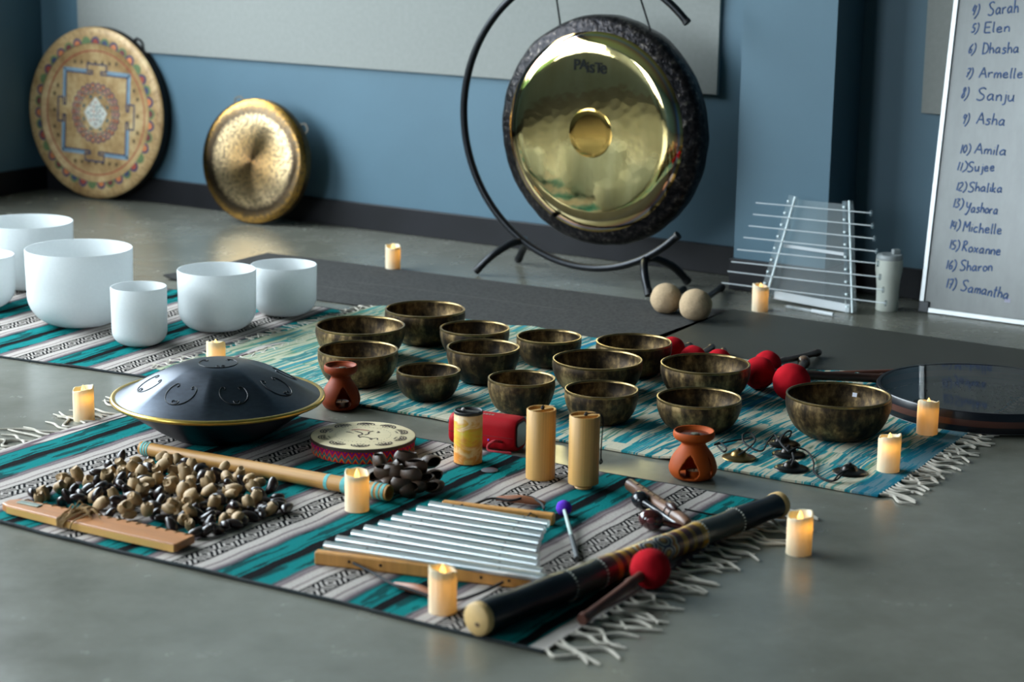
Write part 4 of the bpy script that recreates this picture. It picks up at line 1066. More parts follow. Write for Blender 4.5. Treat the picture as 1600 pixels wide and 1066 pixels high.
# ------------------------------------------------------------------ marbled shaker tube, coin, red speaker, bamboo chimes
def mat_marble():
    t = NT('orange_marbled_paper'); x = t.xyz()
    n1 = t.noise(26, 3, t.mapv((.7, .7, 1.5)), .55, 1.6)
    gz = t.m_('DIVIDE', x[2], .115)
    v = t.m_('ADD', t.m_('MULTIPLY', gz, .55), t.m_('MULTIPLY', n1, .5))
    col = t.ramp(v, [(.12, srgb(206, 140, 60)), (.22, srgb(222, 168, 92)), (.30, srgb(214, 130, 44)), (.38, srgb(226, 186, 130)), (.46, srgb(208, 140, 48)), (.52, srgb(214, 168, 40)), (.60, srgb(206, 180, 50)), (.66, srgb(212, 152, 48)), (.72, srgb(228, 198, 152)), (.82, srgb(224, 186, 136)), (.92, srgb(214, 150, 76))])
    t.base(col, .35); return t.m
sx, sy = -.096, 4.351
t = thing('tube_shaker', 'short tube chime wrapped in orange marbled paper with black top', 'chime', (sx, sy, .0065), 0)
obj('tube_wall', MB().lathe([(.0305, 0), (.0325, .001), (.0325, .117), (.031, .119), (.029, .117), (.029, .108)], 48), mat_marble(), t)
obj('black_top', MB().lathe([(.0328, .115), (.0333, .1205), (.031, .122), (.0285, .120), (.0275, .112), (0, .112)], 48), M_HBLK, t)
obj('top_bar', MB().box((0, 0, .1185), (.055, .010, .005), Matrix.Rotation(-.4, 3, 'Z')), M_HBLK, t, 0, .001)
obj('cord_knot', MB().ell((-.012, .0, .1235), (.005, .004, .004), 10, 6), plain('pale_knot', srgb(190, 180, 175), .8), t)
obj('base_ring', MB().lathe([(.029, .0), (.0328, 0), (.0328, .002), (.029, .002)], 40), M_HBLK, t)
q = P(765, 735, .0075)
t = thing('wind_disc', 'flat grey disc lying at the foot of the marbled tube', 'disc', (q.x, q.y, .0068), 0)
obj('disc_plate', MB().lathe([(0, .0005), (.018, .0005), (.0195, .0012), (.018, .0022), (0, .0026)], 36), plain('grey_disc', srgb(96, 98, 104), .4), t)

M_RED = plain('red_speaker_cloth', srgb(158, 8, 22), .6, var=.06, scale=300, bump=.1, spec=.15)
M_SPK = plain('satin_silver', srgb(160, 162, 164), .42, .8, var=.1)
sa = math.radians(-31); p1 = P(803, 710); sa = math.radians(-24); p0 = p1 - Vector((math.cos(sa), math.sin(sa), 0)) * .172
dv = Vector((math.cos(sa), math.sin(sa), 0)); nv = Vector((-dv.y, dv.x, 0)); L_ = (p1 - p0).length
t = thing('red_speaker', 'bright red portable speaker with silver end behind the marbled tube', 'speaker', p0 + nv * .036, sa)
def rbox(hw, hh, rad, k=6):
    pts = []
    for cx, cy, a0 in ((hw - rad, hh - rad, 0), (-hw + rad, hh - rad, 90), (-hw + rad, -hh + rad, 180), (hw - rad, -hh + rad, 270)):
        for i in range(k + 1): a = math.radians(a0 + 90 * i / k); pts.append((cx + rad * math.cos(a), cy + rad * math.sin(a)))
    return pts
mb = MB(); secs = [(0.0, .80), (.004, .9), (.012, .97), (.03, 1), (L_ - .02, 1), (L_ - .004, .97), (L_, .93)]
rings = []; vs = []
for x, s_ in secs:
    for y, z in rbox(.036, .039, .020): vs.append((x, y * s_, z * s_ + .0395))
n = len(rbox(.036, .039, .02)); fs = [tuple(range(n))[::-1], tuple(range((len(secs) - 1) * n, len(secs) * n))]
for i in range(len(secs) - 1):
    for j in range(n): fs.append((i * n + j, i * n + (j + 1) % n, (i + 1) * n + (j + 1) % n, (i + 1) * n + j))
obj('speaker_body', mb.add(vs, fs), M_RED, t, 40)
mx = Matrix(((0, 0, 1), (1, 0, 0), (0, 1, 0)))
obj('end_trim', MB().prism(rbox(.027, .030, .014), L_ - .002, L_ + .0015, xf=Matrix.Translation((0, 0, .0395)) @ mx.to_4x4()), M_HBLK, t, 0)
obj('end_disc', MB().prism(rbox(.0245, .0275, .013), L_ + .001, L_ + .0035, xf=Matrix.Translation((0, 0, .0395)) @ mx.to_4x4()), M_SPK, t, 0, .001)
obj('seam_line', MB().box((L_ / 2, -.0362, .036), (L_ * .96, .0008, .0012)), plain('dark_red_seam', srgb(110, 10, 22), .5), t, 0)
obj('status_light', MB().ell((L_ * .62, -.0362, .026), (.003, .0012, .003), 10, 6), plain('violet_led', srgb(110, 70, 190), .4), t)
for i, wd in enumerate((.006, .004, .006, .004, .005)):
    obj('top_lettering', MB().box((L_ * .42 + i * .0075, -.004, .0787), (wd, .007, .0006)), M_TIN, t, 0)
rp = cr([(L_ * .82, -.036, .026), (L_ * .74, -.050, .029), (L_ * .66, -.052, .018), (L_ * .68, -.056, .0075), (L_ * .8, -.058, .0065), (L_ * 1.0, -.052, .0065)], 7)
rp_o = obj('wrist_cord', MB().tube(rp, .0034, 8), plain('red_braided_cord', srgb(150, 20, 36), .8, var=.6, scale=420), t)

def mat_bamboo(c, name='bamboo'):
    t = NT(name); x = t.xyz(); th = t.m_('ARCTAN2', x[1], x[0])
    st = t.noise(1, 3, t.comb(t.m_('MULTIPLY', t.m_('COSINE', th), 14), t.m_('MULTIPLY', t.m_('SINE', th), 14), t.m_('MULTIPLY', x[2], 3)), .6)
    lo = tuple(q * .80 for q in c[:3]) + (1,); hi = tuple(min(1, q * 1.12) for q in c[:3]) + (1,)
    t.base(t.ramp(st, [(.3, lo), (.7, hi)]), .42); t.bump(st, .12, .001); return t.m
M_BAM = mat_bamboo(srgb(204, 156, 88), 'pale_bamboo_veneer')
M_BAMIN = plain('bamboo_edge', srgb(176, 132, 70), .5, var=.1)
def koshi(label, x, y, r, h, z, lift, rz):
    t = thing('bamboo_chime', label, 'bamboo chime', (x, y, z), rz)
    b = lift
    obj('bamboo_tube', MB().lathe([(r - .003, b), (r, b + .001), (r, h - .001), (r - .0008, h), (r - .003, h - .0005), (r - .0032, h - .02), (r - .0032, b + .002)], 48), M_BAM, t)
    obj('inner_disc', MB().lathe([(0, h - .014), (r - .003, h - .014)], 32), M_BAMIN, t)
    obj('top_bar', MB().box((0, 0, h - .004), (2 * r - .006, .010, .006), Matrix.Rotation(.5, 3, 'Z')), M_BAMIN, t, 0, .001)
    cd = obj('cord_loop', MB().tube(cr([(0, 0, h - .004), (.002, 0, h + .006), (.006, 0, h + .004), (.003, 0, h - .004)], 5), .0015, 6), M_CORD, t)
    obj('cord_knot', MB().ell((.002, -.001, h + .001), (.004, .0035, .004), 10, 6), M_CORD, cd)
    if lift:
        obj('clapper_disc', MB().lathe([(0, 0), (.018, 0), (.0195, .002), (.018, .005), (0, .006)], 32), M_BAM, t)
        obj('inner_post', MB().tube([(0, 0, .004), (0, 0, b + .01)], .012, 16), M_BAMIN, t)
        pts = cr([(.002, 0, h + .002), (.02, .004, h + .004), (r + .004, .01, h - .006), (r + .003, .01, h * .6), (r + .0025, .01, h * .42), (r + .006, .008, h * .36), (r + .001, .008, h * .33), (r + .003, .01, h * .40)], 6)
        obj('hanging_cord', MB().tube(pts, .0015, 6), M_CORD, t)
    return t
koshi('taller-standing bamboo tube chime right of the red speaker', .067, 4.236, .0325, .158, .0065, 0, .1)
koshi('bamboo tube chime raised on a small disc, right of its twin', .160, 4.165, .0335, .164, .0065, .011, -.15)

# ------------------------------------------------------------------ bamboo tube flute with turquoise threads
M_CANE = mat_bamboo(srgb(188, 138, 74), 'golden_cane')
M_TURQ = plain('turquoise_thread', srgb(96, 176, 176), .75, var=.15, scale=200)
a, b = P(221, 704, .017), P(609, 775, .022); d = b - a; L_ = d.length
t = thing('cane_flute', 'long golden cane tube bound with turquoise thread at both ends', 'flute')
zq = d.to_track_quat('Z', 'Y'); t.rotation_mode = 'QUATERNION'; t.rotation_quaternion = zq; t.location = (a.x, a.y, .0065 + .0165)
R1, R2 = .0155, .0172; rl = lambda s_: R1 + (R2 - R1) * s_
obj('cane_body', MB().lathe([(R1 * .8, .002), (R1 * .82, 0), (R1, .001)] + [(rl(k / 12) * (1 + (.02 if k in (4, 9) else 0)), L_ * k / 12) for k in range(1, 12)] + [(R2, L_ - .001), (R2 * .85, L_), (R2 * .8, L_ - .03), (0, L_ - .03)], 40), M_CANE, t)
for s0, s1 in ((.012, .020), (.024, .031), (.035, .042), (.762, .776), (.826, .845), (.868, .885), (.905, .93), (.945, .953), (.962, .972), (.978, .990)):
    obj('thread_binding', MB().lathe([(rl(s0), s0 * L_), (rl(s0) + .0008, s0 * L_ + .0005), (rl(s1) + .0008, s1 * L_ - .0005), (rl(s1), s1 * L_)], 40), M_TURQ, t)
for s0 in (.058,):
    obj('finger_hole', MB().ell((.008, -R1 * .85, s0 * L_), (.0028, .0015, .0028), 10, 6), M_SOOT, t)

# ------------------------------------------------------------------ seed rattle: carved board with strings of nuts
M_BRD = plain('reddish_planed_wood', srgb(172, 112, 62), .38, var=.16, scale=7, stretch=(1, 9, 9))
M_BRDE = plain('yellow_sapwood_edge', srgb(204, 158, 88), .45, var=.1, scale=9)
a, b = P(14, 786, .022), P(292, 846, .022); ang = math.atan2(b.y - a.y, b.x - a.x); L_ = math.hypot(b.x - a.x, b.y - a.y)
t = thing('nut_rattle', 'carved reddish wooden board with a heap of strung pale nuts and dark seeds', 'rattle', (a.x, a.y, .0065), ang)
top = [(0, -.020), (.02, -.028), (L_ * .35, -.036), (L_ * .7, -.040), (L_, -.040), (L_ + .004, -.036), (L_ * 1.0, .026), (L_ * .66, .030), (L_ * .35, .026), (.05, .024), (.01, .020), (-.004, .004)]
obj('board', MB().prism(top, .004, .021), M_BRD, t, 0, .004)
obj('board_edge', MB().prism([(x, y - .0012) for x, y in top[1:5]] + [(x, y + .004) for x, y in top[1:5]][::-1], .0045, .018), M_BRDE, t, 0)
obj('maker_plate', MB().box((.055, .002, .0222), (.058, .016, .003)), plain('dull_metal_plate', srgb(132, 142, 132), .35, .7), t, 0, .0006)
M_RAF = plain('raffia_twine', srgb(150, 120, 78), .9, var=.3, scale=60)
random.seed(4)
for i in range(26):
    x = L_ * .40 + random.uniform(-.02, .02); 
    if i < 12: pts = [(x, -.043, .006), (x + random.uniform(-.01, .01), -.040, .022), (x + random.uniform(-.02, .02), 0, .0245 + random.random() * .006), (x + random.uniform(-.02, .03), .03, .022), (x, .033, .006)]
    else:
        an = random.uniform(0, 2 * PI); ln = random.uniform(.02, .055); pts = [(x, .01, .024), (x + ln * .5 * math.cos(an), .01 + ln * .5 * math.sin(an), .031 + random.random() * .008), (x + ln * math.cos(an) * 1.1, .01 + ln * math.sin(an), .024 if abs(.01 + ln * math.sin(an)) < .025 else .007)]
    obj('twine_strand', MB().tube(cr(pts, 5), .0016, 5), M_RAF, t)
for i in range(18):
    x = L_ * (.06 + .9 * i / 17); obj('lacing_stitch', MB().tube([(x, .016, .0212), (x + .003, .024, .0222), (x + .006, .032, .016)], .0014, 5), M_RAF, t)
M_NUT = plain('pale_nut_shell', srgb(164, 134, 94), .62, var=.22, scale=38, bump=.25)
M_SEED = plain('glossy_dark_seed', srgb(40, 25, 22), .30, var=.3, scale=16, spec=.6)
def nut_variant(s_):
    fn = lambda q: 1 + .17 * pnoise(q * 1.5 + Vector((s_ * 5, 0, 0))) + .04 * pnoise(q * 6) - (.34 if q.z > .86 else 0) 
    o = obj('nut', MB().ell((0, 0, 0), (.0128, .0112, .0188), 16, 12, fn=fn), M_NUT, None, 50); me = o.data; bpy.data.objects.remove(o); return me
def seed_variant(s_):
    fn = lambda q: 1 + .08 * pnoise(q * 1.3 + Vector((s_ * 5, 3, 0)))
    mb = MB().ell((0, 0, 0), (.0112, .0098, .0196), 14, 10, fn=fn)
    mb.v = [(x + 12 * z * z, y, z) for x, y, z in mb.v]
    o = obj('seed', mb, M_SEED, None, 70); me = o.data; bpy.data.objects.remove(o); return me
nuts = [nut_variant(i) for i in range(5)]; seeds = [seed_variant(i) for i in range(3)]
quad = [P(*q) for q in ((34, 790), (190, 722), (262, 724), (345, 752), (432, 783), (452, 806), (330, 842), (300, 842))]
def inpoly(p):
    c = False
    for i in range(len(quad)):
        a_, b_ = quad[i], quad[i - 1]
        if (a_.y > p.y) != (b_.y > p.y) and p.x < (b_.x - a_.x) * (p.y - a_.y) / (b_.y - a_.y) + a_.x: c = not c
    return c
inv = Matrix.Rotation(-ang, 3, 'Z'); org = Vector((a.x, a.y, 0)); placed = []
random.seed(12); tries = 0
mnx, mxx, mny, mxy = min(q.x for q in quad), max(q.x for q in quad), min(q.y for q in quad), max(q.y for q in quad)
cx0 = sum((q for q in quad), Vector()) / len(quad)
while tries < 9000 and len(placed) < 185:
    tries += 1; p = Vector((random.uniform(mnx, mxx), random.uniform(mny, mxy), 0))
    if not inpoly(p): continue
    lay = 1 if len(placed) > 120 else 0
    mind = .0235 if lay == 0 else .031
    near = [q for q in placed if q[1] == lay and (q[0] - p).length < mind]
    if near: continue
    if lay and (p - cx0).length > .20: continue
    lp = inv @ (p - org)
    if -.02 < lp.y < .036 and -.01 < lp.x < L_ + .005 or lp.y < -.0: continue
    placed.append((p, lay))
    px_far = (p.x - mnx) / (mxx - mnx)
    isnut = random.random() < (.52 if lay else .30) - .25 * max(0, px_far - .75) * 2
    o = obj('nut' if isnut else 'seed', random.choice(nuts if isnut else seeds), None, t)
    sc = random.uniform(.85, 1.18); o.scale = (sc,) * 3
    o.location = (lp.x, lp.y, (.0145 if isnut else .011) + lay * .0150)
    o.rotation_euler = (random.uniform(-.9, .9) + (1.2 if not isnut else random.choice((0, .9, -.9))), random.uniform(-.7, .7), random.uniform(0, 2 * PI))
for x, y in ((428, 800), (440, 796), (447, 800), (414, 802), (404, 806), (392, 812), (380, 818), (366, 824), (352, 826), (336, 832), (322, 836), (308, 838)):
    p = P(x, y, .01); lp = inv @ (Vector((p.x, p.y, 0)) - org); o = obj('seed', random.choice(seeds), None, t); o.location = (lp.x, lp.y, .0115); o.rotation_euler = (1.4 + random.uniform(-.5, .5), 0, random.uniform(0, 6))
# ------------------------------------------------------------------ aluminium bar chime on two wooden rails
M_HONEY = plain('honey_wood', srgb(196, 138, 70), .42, var=.12, scale=8, stretch=(9, 9, 1))
M_TUBE = plain('brushed_aluminium_bar', srgb(214, 220, 222), .30, .85, var=.04, scale=30)
M_HANDLEW = plain('brown_wooden_toggle', srgb(150, 92, 60), .45, var=.15, scale=12)
n0 = P(500, 860, .03)
t = thing('bar_chime', 'silver bar chime with tapering tubes between two honey wood rails', 'chime', (n0.x, n0.y, .0065), 0); org = Vector((n0.x, n0.y, .0065))
def lc(x, y, z): q = P(x, y, z + .0065); return Vector((q.x - org.x, q.y - org.y, z))
def rail(a, b, hgt, wid):
    d = (b - a); L = d.length; rot = Matrix.Rotation(math.atan2(d.y, d.x), 3, 'Z')
    m = (a + b) / 2; return MB().box((m.x, m.y, hgt / 2), (L, wid, hgt), rot)
ra, rb2 = lc(494, 873, .009), lc(850, 915, .009)
near_r = obj('wood_rail', rail(ra, rb2, .026, .020), M_HONEY, t, 0, .003)
fa, fb = lc(692, 792, .010), lc(866, 813, .010)
far_r = obj('wood_rail', rail(fa, fb, .024, .018), M_HONEY, t, 0, .003)
for rr, A_, B_ in ((near_r, ra, rb2), (far_r, fa, fb)):
    for s_ in (.16, .30, .74, .86):
        q = A_ + (B_ - A_) * s_; obj('peg_hole', MB().ell((q.x - .004, q.y - .0098, .014), (.003, .0015, .003), 10, 6), M_SOOT, rr)
Lp = [(672, 789), (653, 796), (632, 804), (614, 811), (594, 819), (571, 826), (551, 834), (527, 843), (508, 852)]
Rp = [(857, 819), (851, 828), (847, 838), (843, 849), (840, 861), (841, 873), (841, 883), (847, 894), (851, 904)]
for (x0, y0), (x1, y1) in zip(Lp, Rp):
    A_, B_ = lc(x0, y0, .030), lc(x1, y1, .030)
    tb = obj('metal_tube', MB().tube([A_, A_ + (B_ - A_) * .5, B_], .0082, 16, cap=True), M_TUBE, t, 40)
    for s_ in (.2, .8):
        q = A_ + (B_ - A_) * s_; obj('cord_hole', MB().ell(q + Vector((0, -.003, .0076)), (.0022, .0018, .0010), 8, 6), M_SOOT, tb)
for s_ in (.2, .8):
    A_ = lc(*Lp[0], .022) + (lc(*Rp[0], .022) - lc(*Lp[0], .022)) * s_; B_ = lc(*Lp[-1], .022) + (lc(*Rp[-1], .022) - lc(*Lp[-1], .022)) * s_
    obj('support_cord', MB().tube([fa + (fb - fa) * s_ + Vector((0, 0, .012)), A_, B_, ra + (rb2 - ra) * s_ + Vector((0, 0, .012))], .0016, 6), M_CORD, t)
def toggle(x0, y0, x1, y1):
    A_, B_ = lc(x0, y0, .007), lc(x1, y1, .007); M2 = (A_ + B_) / 2 + Vector((0, 0, .004)); pts = cr([A_, A_ + (M2 - A_) * .5, M2, B_ + (M2 - B_) * .5, B_], 5)
    return obj('toggle_handle', MB().tube(pts, [.004 + .005 * math.sin(PI * min(1, max(0, i / (len(pts) - 1)))) for i in range(len(pts))], 12), M_HANDLEW, t)
toggle(776, 779, 852, 787); toggle(616, 913, 692, 936)
obj('handle_cord', MB().tube(cr([lc(742, 788, .02), lc(768, 779, .012), lc(800, 782, .014), lc(826, 776, .016), lc(846, 787, .014), lc(850, 796, .02)], 7), .0026, 6), M_CORD, t)
obj('handle_cord', MB().tube(cr([lc(552, 880, .014), lc(580, 894, .01), lc(612, 912, .01), lc(630, 918, .014), lc(700, 938, .012), lc(742, 930, .01), lc(786, 910, .016)], 7), .0028, 6), M_CORD, t)
# purple-headed chime mallet
M_PURP = plain('purple_wool', srgb(92, 40, 190), .95, var=.2, scale=200, bump=.6)
c, e = P(881, 794, .0225), P(902, 872, .014); base = Vector((c.x, c.y, 0))
t = thing('chime_mallet', 'small purple-headed mallet with pale stick and grey grip', 'mallet', base, 0)
obj('mallet_head', MB().ell((0, 0, .0225), (.0165,) * 3, 20, 14, fn=lambda q: 1 + .06 * pnoise(q * 7)), M_PURP, t)
v0 = Vector((0, 0, .0225)); v1 = Vector((e.x - c.x, e.y - c.y, .0125)); mid = v0 + (v1 - v0) * .58
obj('stick', MB().tube([v0, mid], .0042, 10), plain('pale_fibreglass', srgb(176, 196, 190), .35), t)
obj('grip', MB().tube([mid, v1], .0056, 10), plain('grey_rubber_grip', srgb(74, 78, 80), .6), t)

# ------------------------------------------------------------------ painted didgeridoo
def mat_didge(L):
    t = NT('painted_black_bamboo'); x = t.xyz(); s_ = t.m_('DIVIDE', x[2], L); th = t.m_('ARCTAN2', x[1], x[0])
    BK, GY, BG, YE, BR, TN = srgb(20, 20, 26), srgb(58, 58, 54), srgb(88, 44, 42), srgb(176, 132, 44), srgb(96, 60, 42), srgb(120, 96, 70)
    WH = srgb(186, 186, 172)
    col = t.ramp(s_, [(0, BK), (.255, GY), (.352, BG), (.372, BR), (.385, YE), (.40, BG), (.416, YE), (.43, BR), (.445, YE), (.46, BG), (.60, BG), (.612, YE), (.628, BG), (.645, YE), (.66, BR), (.676, YE), (.70, GY), (.835, BK)], 'CONSTANT')
    # looping motif between the bands
    u_ = t.m_('MULTIPLY', t.m_('SUBTRACT', s_, .530), L / .030); w_ = t.m_('DIVIDE', t.m_('SUBTRACT', t.m_('PINGPONG', t.m_('ADD', th, 10.0), 1.05), .52), .85)
    u2 = t.m_('ABSOLUTE', u_)
    dd = t.m_('SQRT', t.m_('ADD', t.m_('POWER', t.m_('SUBTRACT', u2, .75), 2.0), t.m_('POWER', w_, 2.0)))
    loop = t.ramp(t.m_('MULTIPLY', dd, .55), [(0, YE), (.13, BR), (.22, WH), (.28, srgb(52, 44, 76)), (.38, WH), (.44, srgb(150, 92, 48)), (.54, YE), (.62, WH), (.68, BG)], 'CONSTANT')
    inm = t.m_('MULTIPLY', t.m_('GREATER_THAN', s_, .465), t.m_('LESS_THAN', s_, .600))
    col = t.mix(inm, col, loop)
    nz = t.noise(20, 4); col = t.mix(t.m_('MULTIPLY', t.m_('LESS_THAN', nz, .45), .35), col, srgb(40, 32, 32))
    t.base(col, .30, 0, .5); t.bump(nz, .15, .004); return t.m
c0, c1 = P(752, 966, .036), P(1212, 792, .030); d = c1 - c0; L_ = d.length
t = thing('didgeridoo', 'black painted didgeridoo with banded middle lying across the front blanket', 'didgeridoo')
t.rotation_mode = 'QUATERNION'; t.rotation_quaternion = Vector((d.x, d.y, -.004)).to_track_quat('Z', 'Y'); t.location = (c0.x, c0.y, .0365)
prof = [(.0295, 0)] + [(.0295 - .0045 * k / 20 + .0012 * math.sin(k * 1.9), L_ * k / 20) for k in range(1, 20)] + [(.0255, L_)]
obj('painted_tube', MB().lathe(prof, 48), mat_didge(L_), t, 60)
M_TAN = plain('raw_bamboo_end', srgb(206, 170, 112), .6, var=.12, scale=30)
obj('end_disc', MB().lathe([(.0296, .001), (.0305, -.002), (.030, -.012), (.027, -.015), (0, -.0145)], 40), M_TAN, t, 50)
obj('end_knot', MB().ell((-.004, -.008, -.0148), (.006, .004, .0008), 12, 6), plain('dark_wood_knot', srgb(90, 64, 38), .7), t)
obj('end_ring', MB().lathe([(.0256, L_ - .002), (.0272, L_), (.0270, L_ + .014), (.024, L_ + .016), (.020, L_ + .015), (.019, L_ - .01)], 40), M_TAN, t, 50)
M_SILV = plain('pale_painted_dot', srgb(176, 178, 168), .5)
for s_ in (.252, .350, .700, .838):
    rr = .0295 - .0045 * s_ + .0013; mb = MB()
    for j in range(26): a = 2 * PI * j / 26; mb.ell((rr * math.cos(a), rr * math.sin(a), s_ * L_), (.0022,) * 3, 6, 4)
    obj('dot_ring', mb, M_SILV, t)

# red mallet in front, carved flute and maracas
M_FELT = plain('red_felt', srgb(172, 20, 32), .95, var=.10, scale=40, bump=.15, spec=.1)
M_WOODR = plain('reddish_turned_wood', srgb(92, 54, 42), .42, var=.25, scale=14)
mallet('red_mallet', 'red felt mallet lying against the didgeridoo on the front blanket', 'mallet', P(1016, 889, .046), P(909, 969, .018), .0385, M_FELT, M_WOODR, .0095, 5)
a, b = P(984, 757, .022), P(1076, 820, .024); d = b - a; L_ = d.length
M_FLW = plain('brown_flute_wood', srgb(112, 78, 58), .4, var=.2, scale=10, stretch=(6, 6, 1))
t = thing('wooden_flute', 'brown wooden flute with finger holes lying behind the maracas', 'flute')
t.rotation_mode = 'QUATERNION'; t.rotation_quaternion = d.to_track_quat('Z', 'Y'); t.location = a
obj('flute_body', MB().lathe([(0, 0), (.010, 0), (.0135, .003), (.0145, L_ * .5), (.0145, L_ - .03), (.012, L_ - .004), (.009, L_), (0, L_)], 28), M_FLW, t)
upl = t.rotation_quaternion.inverted() @ Vector((0, -.45, .9)).normalized()
for i in range(5):
    q = upl * .0138 + Vector((0, 0, L_ * (.16 + .095 * i))); q = Vector((upl.x * .0135, upl.y * .0135, L_ * (.16 + .095 * i)))
    obj('finger_hole', MB().ell(q, (.0032, .0032, .0034), 10, 6), M_SOOT, t)
q = Vector((upl.x * .017, upl.y * .017, L_ * .74)); obj('carved_block', MB().ell(q, (.010, .010, .024), 14, 10), plain('dark_carved_block', srgb(58, 34, 30), .3), t)
for s_ in (.70, .78): obj('leather_tie', MB().lathe([(.0146, s_ * L_ - .003), (.0165, s_ * L_), (.0146, s_ * L_ + .003)], 20), M_CORD, t)
def maraca(label, hx, hy, ex, ey, r, mat, hz=None, slit=False):
    c, e = P(hx, hy, r + .0065), P(ex, ey, .014); base = Vector((c.x, c.y, 0)); t = thing('maraca', label, 'maraca', base, 0)
    a_ = Vector((0, 0, r + .0065)); b_ = e - base; d = (b_ - a_).normalized(); rot = d.to_track_quat('Z', 'Y').to_matrix()
    obj('maraca_head', MB().ell(a_, (r, r, r * 1.25), 26, 18, rot=rot), mat, t)
    obj('handle', MB().tube([a_ + d * r * 1.0, a_ + d * r * 1.6, a_ + (b_ - a_) * .7, b_], [.009, .0065, .0065, .008], 12), mat, t)
    if slit:
        rv = (CPOS - c).normalized(); q = a_ + Vector((rv.x, rv.y, rv.z * .6)).normalized() * r * .97
        obj('carved_slit', MB().ell(q, (.010, .0035, .006), 14, 8), plain('slit_inner', srgb(96, 40, 44), .3), t)
M_EBON = plain('polished_black_wood', srgb(26, 26, 30), .2, var=.2); M_MAHO = plain('polished_mahogany', srgb(66, 24, 24), .15, var=.35, scale=20, coat=.5)
maraca('small black maraca with its round head beside the wooden flute', 1001, 781, 1062, 822, .0185, M_EBON)
maraca('glossy dark red maraca in front of the black one', 1018, 812, 1072, 826, .0215, M_MAHO, slit=True)
q0, q1 = P(1085, 800, .012), P(1122, 806, .010)
obj('flute_strap', MB().tube(cr([P(1070, 796, .02), P(1090, 800, .012), P(1112, 804, .0085), P(1130, 806, .0085)], 6), .002, 6), M_CORD)
tag(bpy.data.objects['flute_strap'], 'thin black strap lying between the flute and the didgeridoo', 'strap')

# ------------------------------------------------------------------ finger cymbals
M_TBR = plain('old_brass_cymbal', srgb(142, 112, 66), .3, .95, var=.3, scale=50); M_TBK = plain('dark_bronze_cymbal', srgb(52, 48, 46), .28, .9, var=.3, scale=60)
def cymbal(parent, pos, mat, tilt=(0, 0)):
    o = obj('cymbal', MB().lathe([(.0375, 0), (.039, .0012), (.038, .0028), (.031, .005), (.022, .0068), (.0185, .0085), (.0165, .0135), (.011, .0175), (.004, .019), (0, .0192)], 40), mat, parent, 50)
    o.location = pos; o.rotation_euler = (tilt[0], tilt[1], 0); return o
def tingsha(label, pts, mats, cords, tilts=None):
    base = P(*pts[0]); t = thing('finger_cymbals', label, 'cymbals', (base.x, base.y, .0075), 0)
    for i, (p, m_) in enumerate(zip(pts, mats)):
        q = P(*p); c = cymbal(t, (q.x - base.x, q.y - base.y, .0006 + (0.008 if tilts and tilts[i] else 0)), m_, tilts[i] if tilts and tilts[i] else (0, 0))
        obj('cord_knot', MB().ell((0, 0, .0205), (.0042, .0042, .0035), 10, 6), M_CORD, c)
    for cd in cords:
        pp = [Vector((P(x, y, z + .0075).x - base.x, P(x, y, z + .0075).y - base.y, z)) for x, y, z in cd]
        obj('leather_cord', MB().tube(cr(pp, 8), .0022, 6), M_CORD, t)
    return t
tingsha('brass finger cymbal with its dark partner and long looped cord', [(1154, 721), (1222, 699)], [M_TBR, M_TBK],
  [[(1154, 711, .021), (1168, 702, .02), (1180, 688, .022), (1172, 676, .032), (1161, 680, .03), (1163, 692, .02), (1180, 703, .012), (1192, 704, .012), (1200, 690, .02), (1210, 680, .026), (1216, 688, .026), (1221, 694, .022)], [(1121, 697, .006), (1130, 706, .006), (1135, 702, .008), (1126, 692, .008), (1117, 695, .006), (1150, 688, .006), (1176, 684, .012)]])
tingsha('dark finger cymbals joined by a black cord, one beside the candle', [(1232, 716), (1327, 744)], [M_TBK, M_TBK],
  [[(1232, 706, .021), (1245, 700, .016), (1262, 706, .008), (1271, 722, .006), (1272, 738, .004), (1288, 749, .004), (1305, 751, .004), (1316, 742, .014), (1326, 734, .021)], [(1232, 706, .021), (1219, 690, .03), (1228, 676, .034), (1236, 674, .03), (1232, 684, .028), (1214, 690, .024)], [(1326, 734, .021), (1312, 740, .018), (1300, 752, .004), (1280, 746, .004), (1270, 734, .004)]])
tingsha('single dark finger cymbal nearest the blanket edge', [(1236, 738)], [M_TBK], [[(1236, 728, .021), (1240, 718, .024), (1238, 708, .026)]])

# ------------------------------------------------------------------ red mallets behind the bowls, stick, frame drum
grp = 'red felt mallets behind the bronze bowls'
mallet('red_mallet', 'red felt mallet head peeping out right behind the back bronze bowl', 'mallet', P(1050, 547, .045), P(1078, 540, .014), .037, M_FELT, M_WOODD, .0085, 6, group=grp)
mallet('red_mallet', 'red felt mallet, second from the left, with short dark handle', 'mallet', P(1083, 561, .044), P(1113, 542, .014), .037, M_FELT, M_WOODD, .0085, 7, group=grp)
mallet('red_mallet', 'red felt mallet, third from the left, mostly hidden by a bowl rim', 'mallet', P(1123, 566, .044), P(1131, 548, .014), .036, M_FELT, M_WOODD, .0085, 8, group=grp)
mallet('red_mallet', 'large red felt mallet with thick handle running to the frame drum', 'mallet', P(1186, 583, .050), P(1388, 592, .020), .043, M_FELT, M_WOODD, .013, 9, squash=.98, group=grp)
mallet('red_mallet', 'red felt mallet behind the large pair, handle pointing to the whiteboard', 'mallet', P(1199, 570, .046), P(1279, 551, .016), .038, M_FELT, M_WOODD, .0095, 10, group=grp)
mallet('red_mallet', 'nearest large red felt mallet with round wooden pommel behind it', 'mallet', P(1237, 597, .056), P(1256, 566, .022), .0485, M_FELT, M_WOODD, .010, 11, pommel=.0185, tipmat=plain('walnut_pommel', srgb(96, 74, 58), .35), group=grp)
a, b = P(1262, 586, .012), P(1398, 581, .012)
